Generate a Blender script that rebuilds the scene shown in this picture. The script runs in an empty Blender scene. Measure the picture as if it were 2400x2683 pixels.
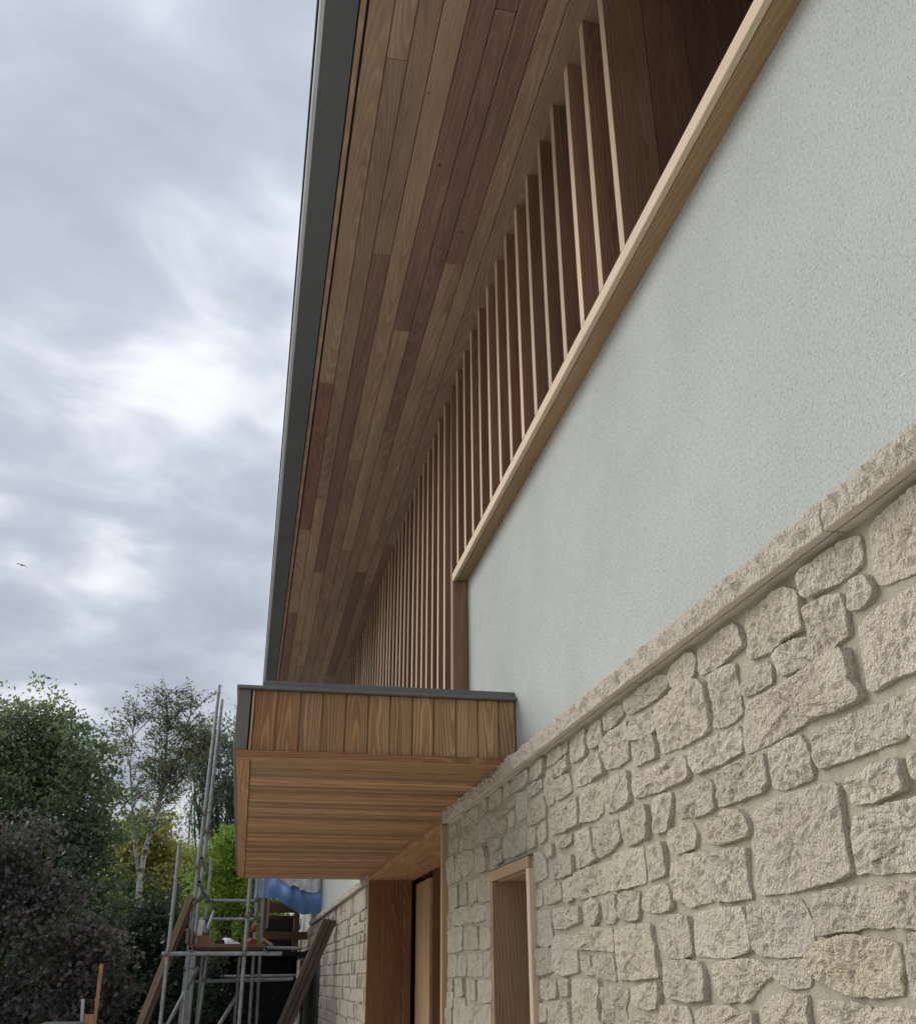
import bpy, math, random
import numpy as np
from mathutils import Vector, Matrix, noise

sc = bpy.context.scene
COL = sc.collection
rad = math.radians

# ------------------------------------------------------------------ camera
EYE = Vector((0.0, 0.0, 1.6))
yaw, pitch, roll = rad(11.2787), rad(24.9205), rad(-0.2715)
fwd = Vector((math.sin(yaw) * math.cos(pitch), math.cos(yaw) * math.cos(pitch), math.sin(pitch)))
rgt = Vector((math.cos(yaw), -math.sin(yaw), 0))
upv = rgt.cross(fwd)
r2 = rgt * math.cos(roll) + upv * math.sin(roll)
u2 = -rgt * math.sin(roll) + upv * math.cos(roll)
cam_data = bpy.data.cameras.new('camera')
cam = bpy.data.objects.new('camera', cam_data)
COL.objects.link(cam)
cam.matrix_world = Matrix(((r2.x, u2.x, -fwd.x, EYE.x), (r2.y, u2.y, -fwd.y, EYE.y), (r2.z, u2.z, -fwd.z, EYE.z), (0, 0, 0, 1)))
cam_data.sensor_fit = 'HORIZONTAL'
cam_data.sensor_width = 36
cam_data.lens = 2632.49 / 2400 * 36
cam_data.clip_start = 0.05
cam_data.clip_end = 2000
sc.camera = cam

# ------------------------------------------------------------------ light
SUN_AZ, SUN_EL = rad(-48), rad(31)          # azimuth from +Y, towards -X
SUN_DIR = Vector((math.sin(SUN_AZ) * math.cos(SUN_EL), math.cos(SUN_AZ) * math.cos(SUN_EL), math.sin(SUN_EL)))
world = bpy.data.worlds.new('World')
sc.world = world
world.use_nodes = True
sun_data = bpy.data.lights.new('sun', 'SUN')
sun_data.energy = 1.5
sun_data.angle = rad(50)
sun_data.color = (1.0, 0.96, 0.9)
sun = bpy.data.objects.new('sun', sun_data)
COL.objects.link(sun)
sun.location = SUN_DIR * 50
sun.rotation_euler = SUN_DIR.to_track_quat('Z', 'Y').to_euler()
sc.view_settings.view_transform = 'Standard'
sc.view_settings.look = 'None'
sc.view_settings.exposure = 0.74
sc.view_settings.gamma = 1.0
sc.view_settings.use_curve_mapping = False
sc.cycles.max_bounces = 6
sc.cycles.diffuse_bounces = 4
sc.cycles.adaptive_threshold = 0.02
sc.cycles.caustics_reflective = False
sc.cycles.caustics_refractive = False


# ------------------------------------------------------------------ node helper
class NT:
    def __init__(self, tree):
        self.t = tree
        self.n = tree.nodes
        self.l = tree.links

    def new(self, typ, **kw):
        n = self.n.new(typ)
        for k, v in kw.items():
            setattr(n, k, v)
        return n

    def put(self, sock, v):
        if isinstance(v, bpy.types.NodeSocket):
            self.l.new(v, sock)
        elif v is not None:
            if sock.type == 'RGBA' and not isinstance(v, (int, float)):
                v = tuple(v) + (1,) if len(v) == 3 else v
            sock.default_value = v

    def math(self, op, a, b=None, c=None, clamp=False):
        n = self.new('ShaderNodeMath', operation=op, use_clamp=clamp)
        for i, v in enumerate((a, b, c)):
            if v is not None:
                self.put(n.inputs[i], v)
        return n.outputs[0]

    def vmath(self, op, a, b=None, scale=None):
        n = self.new('ShaderNodeVectorMath', operation=op)
        self.put(n.inputs[0], a)
        if b is not None:
            self.put(n.inputs[1], b)
        if scale is not None:
            self.put(n.inputs['Scale'], scale)
        return n.outputs['Value'] if op in ('DOT_PRODUCT', 'LENGTH') else n.outputs['Vector']

    def noise(self, vec, scale, detail=2.0, rough=0.5, dist=0.0, out='Fac'):
        n = self.new('ShaderNodeTexNoise')
        self.put(n.inputs['Vector'], vec)
        n.inputs['Scale'].default_value = scale
        n.inputs['Detail'].default_value = detail
        n.inputs['Roughness'].default_value = rough
        n.inputs['Distortion'].default_value = dist
        return n.outputs[out]

    def ramp(self, fac, *stops, interp='LINEAR'):
        n = self.new('ShaderNodeValToRGB')
        n.color_ramp.interpolation = interp
        e = n.color_ramp.elements
        while len(e) < len(stops):
            e.new(0.5)
        for el, (p, c) in zip(e, stops):
            el.position = p
            if isinstance(c, (int, float)):
                c = (c, c, c)
            el.color = tuple(c) + (1,)
        self.put(n.inputs['Fac'], fac)
        return n.outputs['Color']

    def mix(self, fac, a, b, mode='MIX'):
        n = self.new('ShaderNodeMix', data_type='RGBA', blend_type=mode)
        self.put(n.inputs[0], fac)
        self.put(n.inputs[6], a)
        self.put(n.inputs[7], b)
        return n.outputs[2]

    def comb(self, x, y, z):
        n = self.new('ShaderNodeCombineXYZ')
        for i, v in enumerate((x, y, z)):
            self.put(n.inputs[i], v)
        return n.outputs[0]

    def sep(self, v):
        n = self.new('ShaderNodeSeparateXYZ')
        self.put(n.inputs[0], v)
        return n.outputs

    def maprange(self, v, a, b, c, d, smooth=False):
        n = self.new('ShaderNodeMapRange')
        if smooth:
            n.interpolation_type = 'SMOOTHSTEP'
        self.put(n.inputs[0], v)
        for i, x in enumerate((a, b, c, d)):
            n.inputs[i + 1].default_value = x
        return n.outputs[0]

    def bump(self, height, strength, dist):
        n = self.new('ShaderNodeBump')
        n.inputs['Strength'].default_value = strength
        n.inputs['Distance'].default_value = dist
        self.put(n.inputs['Height'], height)
        return n.outputs['Normal']


# ------------------------------------------------------------------ sky: overcast cloud sheet over a Nishita sky
w = NT(world.node_tree)
w.n.clear()
sky = w.new('ShaderNodeTexSky', sky_type='NISHITA')
sky.sun_disc = False
sky.sun_elevation = SUN_EL
sky.sun_rotation = SUN_AZ
sky.air_density = 1.0
sky.dust_density = 2.0
d = w.vmath('NORMALIZE', w.new('ShaderNodeTexCoord').outputs['Generated'])
dx, dy, dz = w.sep(d)
den = w.math('ADD', w.math('MAXIMUM', dz, 0.0), 0.22)
px_ = w.math('DIVIDE', dx, den)
py_ = w.math('DIVIDE', dy, den)
pl = w.comb(w.math('ADD', w.math('MULTIPLY', px_, 0.90), w.math('MULTIPLY', py_, 0.45)),
            w.math('SUBTRACT', w.math('MULTIPLY', py_, 1.05), w.math('MULTIPLY', px_, 0.55)), 0.0)
n1 = w.noise(w.vmath('ADD', pl, (1.2, 0.4, 1.0)), 2.0, 3.5, 0.47, 0.3)
n2 = w.noise(w.vmath('ADD', pl, (11.3, 2.2, 4.0)), 5.0, 5.0, 0.55, 0.5)
dens = w.math('ADD', w.math('MULTIPLY', n1, 0.70), w.math('MULTIPLY', n2, 0.30))
ccol = w.ramp(dens, (0.34, (2.95, 3.35, 4.0)), (0.45, (3.75, 4.17, 4.82)), (0.54, (4.6, 5.0, 5.65)), (0.66, (5.9, 6.2, 6.6)))
ccol = w.vmath('SCALE', ccol, scale=w.math('MULTIPLY_ADD', dz, 0.42, 0.84))
sd = w.math('MAXIMUM', w.vmath('DOT_PRODUCT', d, tuple(SUN_DIR)), 0.0)
g1 = w.math('POWER', sd, 5.0)
thin = w.maprange(dens, 0.48, 0.64, 0.03, 1.0, True)
glow = w.math('MULTIPLY', w.math('MULTIPLY', g1, thin), 6.2)
ccol = w.mix(1.0, ccol, w.vmath('SCALE', (1.0, 0.98, 0.95), scale=glow), 'ADD')
final = w.mix(0.93, sky.outputs[0], ccol)
bg = w.new('ShaderNodeBackground')
bg.inputs['Strength'].default_value = 0.076
w.l.new(final, bg.inputs['Color'])
out = w.new('ShaderNodeOutputWorld')
w.l.new(bg.outputs[0], out.inputs['Surface'])


# ------------------------------------------------------------------ materials
def new_mat(name):
    m = bpy.data.materials.new(name)
    m.use_nodes = True
    t = NT(m.node_tree)
    t.n.clear()
    o = t.new('ShaderNodeOutputMaterial')
    b = t.new('ShaderNodeBsdfPrincipled')
    t.l.new(b.outputs[0], o.inputs['Surface'])
    return m, t, b


def wood_mat(name, dark, light, ring=0.013, contrast=0.55, rough=0.62, fine=0.5):
    """Sawn softwood; local X is along the grain, object colour tints the piece."""
    m, t, b = new_mat(name)
    co = t.new('ShaderNodeTexCoord').outputs['Object']
    oi = t.new('ShaderNodeObjectInfo')
    rnd = oi.outputs['Random']
    x, y, z = t.sep(co)
    o1 = t.math('MULTIPLY', rnd, 173.0)
    o2 = t.math('MULTIPLY', t.math('FRACT', t.math('MULTIPLY', rnd, 37.7)), 91.0)
    rs = t.math('SUBTRACT', t.math('FRACT', t.math('MULTIPLY', rnd, 19.3)), 0.5)
    rt = t.math('SUBTRACT', t.math('FRACT', t.math('MULTIPLY', rnd, 71.9)), 0.5)
    lo = t.comb(t.math('ADD', t.math('MULTIPLY', x, 0.9), o1), t.math('ADD', t.math('MULTIPLY', y, 5.0), o2), t.math('MULTIPLY', z, 5.0))
    wob = t.math('SUBTRACT', t.noise(lo, 1.0, 2.0), 0.5)
    mi = t.comb(t.math('ADD', t.math('MULTIPLY', x, 4.0), o2), t.math('ADD', t.math('MULTIPLY', y, 24.0), o1), t.math('MULTIPLY', z, 24.0))
    wob2 = t.math('SUBTRACT', t.noise(mi, 1.0, 2.0), 0.5)
    yy = t.math('ADD', t.math('ADD', y, t.math('MULTIPLY', rs, 0.09)), t.math('MULTIPLY', wob, 0.12))
    zz = t.math('ADD', t.math('ADD', z, 0.03), t.math('ADD', t.math('MULTIPLY', x, t.math('MULTIPLY', rt, 0.14)), t.math('MULTIPLY', wob, 0.05)))
    r = t.math('SQRT', t.math('ADD', t.math('MULTIPLY', yy, yy), t.math('MULTIPLY', zz, zz)))
    r = t.math('ADD', r, t.math('MULTIPLY', wob2, 0.012))
    ph = t.math('FRACT', t.math('DIVIDE', r, ring))
    ring_f = t.ramp(ph, (0.0, 0.30), (0.45, 0.42), (0.74, 0.95), (0.88, 0.55), (1.0, 0.30))
    fi = t.comb(t.math('ADD', t.math('MULTIPLY', x, 5.0), o1), t.math('MULTIPLY', y, 210.0), t.math('MULTIPLY', z, 210.0))
    gr = t.noise(fi, 1.0, 3.0, 0.6)
    bl = t.comb(t.math('ADD', t.math('MULTIPLY', x, 1.3), o2), t.math('MULTIPLY', y, 9.0), t.math('MULTIPLY', z, 9.0))
    blot = t.noise(bl, 1.0, 3.0, 0.6)
    f = t.math('ADD', t.math('MULTIPLY', ring_f, contrast), t.math('MULTIPLY', gr, fine))
    f = t.math('ADD', f, t.math('MULTIPLY', t.math('SUBTRACT', blot, 0.5), 0.9))
    f = t.math('MULTIPLY', f, 1.0 / (contrast + fine) * 1.25, clamp=True)
    c = t.mix(f, dark, light)
    kv = t.new('ShaderNodeTexVoronoi')
    kv.inputs['Scale'].default_value = 6.0
    t.l.new(t.comb(t.math('ADD', x, o2), t.math('ADD', y, o1), 0.0), kv.inputs['Vector'])
    pick = t.math('GREATER_THAN', t.sep(kv.outputs['Color'])[0], 0.84)
    knot = t.math('MULTIPLY', t.maprange(t.math('ADD', kv.outputs['Distance'], t.math('MULTIPLY', wob2, 0.06)), 0.03, 0.085, 0.75, 0.0, True), pick)
    c = t.mix(knot, c, tuple(q * 0.35 for q in dark))
    c = t.mix(1.0, c, oi.outputs['Color'], 'MULTIPLY')
    t.l.new(c, b.inputs['Base Color'])
    b.inputs['Roughness'].default_value = rough
    b.inputs['Specular IOR Level'].default_value = 0.25
    hb = t.math('ADD', t.math('MULTIPLY', gr, 0.7), t.math('MULTIPLY', ring_f, 0.3))
    t.l.new(t.bump(hb, 0.35, 0.0015), b.inputs['Normal'])
    return m


def plain_mat(name, col, rough=0.6, metal=0.0, var=0.15, scale=6.0, bump=0.0, bscale=80.0, tint=False):
    m, t, b = new_mat(name)
    co = t.new('ShaderNodeTexCoord').outputs['Object']
    n = t.noise(co, scale, 5.0, 0.6)
    c = t.ramp(n, (0.3, tuple(v * (1 - var) for v in col)), (0.7, tuple(min(1, v * (1 + var)) for v in col)))
    if tint:
        c = t.mix(1.0, c, t.new('ShaderNodeObjectInfo').outputs['Color'], 'MULTIPLY')
    t.l.new(c, b.inputs['Base Color'])
    rr = t.maprange(t.noise(co, scale * 3, 4.0), 0.3, 0.7, max(0, rough - 0.1), min(1, rough + 0.1))
    t.l.new(rr, b.inputs['Roughness'])
    b.inputs['Metallic'].default_value = metal
    if bump:
        t.l.new(t.bump(t.noise(co, bscale, 4.0), bump, 0.004), b.inputs['Normal'])
    return m


def stone_mat(name, tint=True):
    m, t, b = new_mat(name)
    co = t.new('ShaderNodeTexCoord').outputs['Object']
    oi = t.new('ShaderNodeObjectInfo')
    geo = t.new('ShaderNodeNewGeometry')
    off = t.math('ADD', t.math('MULTIPLY', oi.outputs['Random'], 61.0), t.math('MULTIPLY', geo.outputs['Random Per Island'], 47.0))
    p = t.vmath('ADD', co, t.comb(off, off, off))
    big = t.noise(p, 9.0, 4.0, 0.6)
    mid = t.noise(p, 66.0, 4.0, 0.65)
    finev = t.noise(p, 170.0, 3.0, 0.6)
    c = t.ramp(big, (0.28, (0.59, 0.525, 0.425)), (0.5, (0.67, 0.605, 0.495)), (0.72, (0.73, 0.665, 0.555)))
    c = t.mix(t.maprange(mid, 0.55, 0.75, 0.0, 0.25), c, (0.46, 0.42, 0.36))
    c = t.mix(t.maprange(finev, 0.60, 0.75, 0.0, 0.35), c, (0.38, 0.34, 0.29))
    pinkn = t.maprange(t.noise(p, 5.0, 2.0), 0.5, 0.7, 0.0, 0.22)
    c = t.mix(pinkn, c, (0.55, 0.49, 0.46))
    if tint:
        c = t.mix(1.0, c, oi.outputs['Color'], 'MULTIPLY')
    t.l.new(c, b.inputs['Base Color'])
    b.inputs['Roughness'].default_value = 0.92
    b.inputs['Specular IOR Level'].default_value = 0.2
    pit = t.new('ShaderNodeTexVoronoi')
    pit.inputs['Scale'].default_value = 85.0
    t.l.new(t.vmath('ADD', p, t.vmath('SCALE', t.noise(p, 60.0, 2.0, out='Color'), scale=0.02)), pit.inputs['Vector'])
    pits = t.maprange(pit.outputs['Distance'], 0.0, 0.5, 0.0, 1.0)
    h = t.math('ADD', t.math('MULTIPLY', mid, 1.5), t.math('ADD', t.math('MULTIPLY', finev, 0.6), t.math('MULTIPLY', pits, 0.25)))
    t.l.new(t.bump(h, 1.0, 0.022), b.inputs['Normal'])
    return m


def mortar_mat():
    m, t, b = new_mat('mortar')
    co = t.new('ShaderNodeTexCoord').outputs['Object']
    big = t.noise(co, 6.0, 4.0, 0.6)
    fi = t.noise(co, 190.0, 3.0, 0.65)
    c = t.ramp(big, (0.3, (0.36, 0.32, 0.25)), (0.7, (0.445, 0.40, 0.315)))
    c = t.mix(t.maprange(fi, 0.5, 0.75, 0.0, 0.3), c, (0.28, 0.25, 0.195))
    t.l.new(c, b.inputs['Base Color'])
    b.inputs['Roughness'].default_value = 0.95
    h = t.math('ADD', t.math('MULTIPLY', fi, 0.4), t.noise(co, 35.0, 4.0, 0.6))
    t.l.new(t.bump(h, 0.9, 0.009), b.inputs['Normal'])
    return m


def render_mat():
    m, t, b = new_mat('render_coat')
    co = t.new('ShaderNodeTexCoord').outputs['Object']
    x, y, z = t.sep(co)
    st = t.comb(x, t.math('MULTIPLY', y, 0.8), t.math('MULTIPLY', z, 0.8))
    big = t.noise(st, 2.2, 4.0, 0.6)
    grain = t.noise(co, 105.0, 3.0, 0.75)
    vor = t.new('ShaderNodeTexVoronoi')
    vor.inputs['Scale'].default_value = 150.0
    t.l.new(co, vor.inputs['Vector'])
    c = t.ramp(big, (0.3, (0.415, 0.44, 0.41)), (0.7, (0.475, 0.50, 0.468)))
    c = t.mix(t.maprange(grain, 0.54, 0.70, 0.0, 0.75), c, (0.25, 0.26, 0.235))
    c = t.mix(t.maprange(grain, 0.30, 0.46, 0.5, 0.0), c, (0.585, 0.61, 0.575))
    t.l.new(c, b.inputs['Base Color'])
    b.inputs['Roughness'].default_value = 0.9
    b.inputs['Specular IOR Level'].default_value = 0.2
    h = t.math('ADD', t.math('MULTIPLY', grain, -1.0), t.math('MULTIPLY', vor.outputs['Distance'], 0.5))
    t.l.new(t.bump(h, 0.5, 0.006), b.inputs['Normal'])
    return m


def leaf_mat(name, cols, trans=0.4, rough=0.4):
    m, t, b = new_mat(name)
    geo = t.new('ShaderNodeNewGeometry')
    rnd = geo.outputs['Random Per Island']
    n = len(cols)
    c = t.ramp(rnd, *[((i + 0.5) / n, col) for i, col in enumerate(cols)])
    co = t.new('ShaderNodeTexCoord').outputs['Object']
    v = t.maprange(t.noise(co, 0.9, 2.0), 0.35, 0.65, 0.75, 1.25)
    c = t.vmath('SCALE', c, scale=v)
    t.l.new(c, b.inputs['Base Color'])
    b.inputs['Roughness'].default_value = rough
    b.inputs['Specular IOR Level'].default_value = 0.5
    tr = t.new('ShaderNodeBsdfTranslucent')
    t.l.new(t.vmath('MULTIPLY', c, (1.15, 1.25, 0.7)), tr.inputs['Color'])
    mx = t.new('ShaderNodeMixShader')
    mx.inputs[0].default_value = trans
    t.l.new(b.outputs[0], mx.inputs[1])
    t.l.new(tr.outputs[0], mx.inputs[2])
    o = [q for q in t.n if q.type == 'OUTPUT_MATERIAL'][0]
    t.l.new(mx.outputs[0], o.inputs['Surface'])
    return m


M = {}
M['soffit_wood'] = wood_mat('soffit_wood', (0.20, 0.135, 0.105), (0.46, 0.335, 0.25), contrast=0.45)
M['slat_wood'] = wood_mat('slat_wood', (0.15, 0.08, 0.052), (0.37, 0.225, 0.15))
M['canopy_wood'] = wood_mat('canopy_wood', (0.15, 0.07, 0.032), (0.62, 0.395, 0.212), ring=0.0115, contrast=0.95)
M['lit_edge_wood'] = wood_mat('lit_edge_wood', (0.53, 0.395, 0.275), (0.69, 0.545, 0.40))  # lit copy of the slat timber: daylight on front faces put into the colour
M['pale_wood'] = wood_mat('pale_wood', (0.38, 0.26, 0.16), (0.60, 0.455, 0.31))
M['plank_wood'] = wood_mat('plank_wood', (0.045, 0.034, 0.026), (0.13, 0.10, 0.075), rough=0.85)
M['lumber'] = wood_mat('lumber', (0.16, 0.11, 0.075), (0.32, 0.235, 0.165), rough=0.8)
M['stone'] = stone_mat('stone')
M['mortar'] = mortar_mat()
M['sawn_stone'] = plain_mat('sawn_stone', (0.60, 0.54, 0.45), 0.9, 0.0, 0.10, 7.0, 0.25, 120)
M['render'] = render_mat()
M['fascia'] = plain_mat('fascia_metal', (0.118, 0.128, 0.14), 0.6, 0.0, 0.10, 1.5)
M['zinc'] = plain_mat('zinc_edge', (0.55, 0.57, 0.59), 0.55, 0.5, 0.06, 3.0)
M['flashing'] = plain_mat('flashing_grey', (0.165, 0.17, 0.17), 0.45, 0.2, 0.10, 3.0)
M['bronze'] = plain_mat('side_cladding', (0.15, 0.135, 0.122), 0.6, 0.0, 0.12, 3.0)
M['dark'] = plain_mat('dark_void', (0.02, 0.019, 0.018), 0.8)
M['glass'] = plain_mat('dark_glass', (0.03, 0.034, 0.036), 0.08, 0.0, 0.05)
M['galv'] = plain_mat('galvanised_tube', (0.33, 0.345, 0.355), 0.48, 0.55, 0.28, 9.0, 0.15, 60)
M['rusty'] = plain_mat('coupler_steel', (0.22, 0.19, 0.155), 0.6, 0.5, 0.4, 30.0)
M['roof'] = plain_mat('roof_slate', (0.08, 0.085, 0.09), 0.7, 0.0, 0.2, 4.0)
M['blue_tarp'] = plain_mat('blue_tarp', (0.22, 0.38, 0.74), 0.45, 0.0, 0.12, 4.0, 0.3, 25)
M['white_sheet'] = plain_mat('white_sheet', (0.80, 0.81, 0.83), 0.4, 0.0, 0.08, 5.0, 0.3, 30)
m, t, b = new_mat('birch_bark')
co = t.new('ShaderNodeTexCoord').outputs['Object']
x, y, z = t.sep(co)
bn = t.noise(t.comb(t.math('MULTIPLY', x, 5.0), t.math('MULTIPLY', y, 5.0), t.math('MULTIPLY', z, 16.0)), 1.0, 4.0, 0.6)
t.l.new(t.ramp(bn, (0.42, (0.50, 0.48, 0.45)), (0.55, (0.40, 0.37, 0.34)), (0.6, (0.06, 0.05, 0.045))), b.inputs['Base Color'])
b.inputs['Roughness'].default_value = 0.8
M['birch_bark'] = m
M['bark'] = plain_mat('bark', (0.07, 0.055, 0.042), 0.9, 0.0, 0.4, 8.0, 0.6, 30)
M['twig'] = plain_mat('twig', (0.06, 0.045, 0.038), 0.9)
M['ground'] = plain_mat('gravel_ground', (0.54, 0.51, 0.45), 0.95, 0.0, 0.2, 3.0, 0.5, 40)
M['green_plastic'] = plain_mat('green_plastic', (0.010, 0.022, 0.016), 0.75, 0.0, 0.15, 5)
M['black_plastic'] = plain_mat('black_plastic', (0.02, 0.02, 0.021), 0.5, 0.0, 0.2)
M['red_plastic'] = plain_mat('red_plastic', (0.26, 0.02, 0.025), 0.55, 0.0, 0.15)
M['card'] = plain_mat('cardboard', (0.36, 0.22, 0.12), 0.85, 0.0, 0.15)
M['deep_shade'] = plain_mat('deep_shade_black', (0.012, 0.012, 0.013), 0.85, 0.0, 0.2)  # black that stands in for deep shade
M['feather'] = plain_mat('feather', (0.12, 0.115, 0.11), 0.8)

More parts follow.
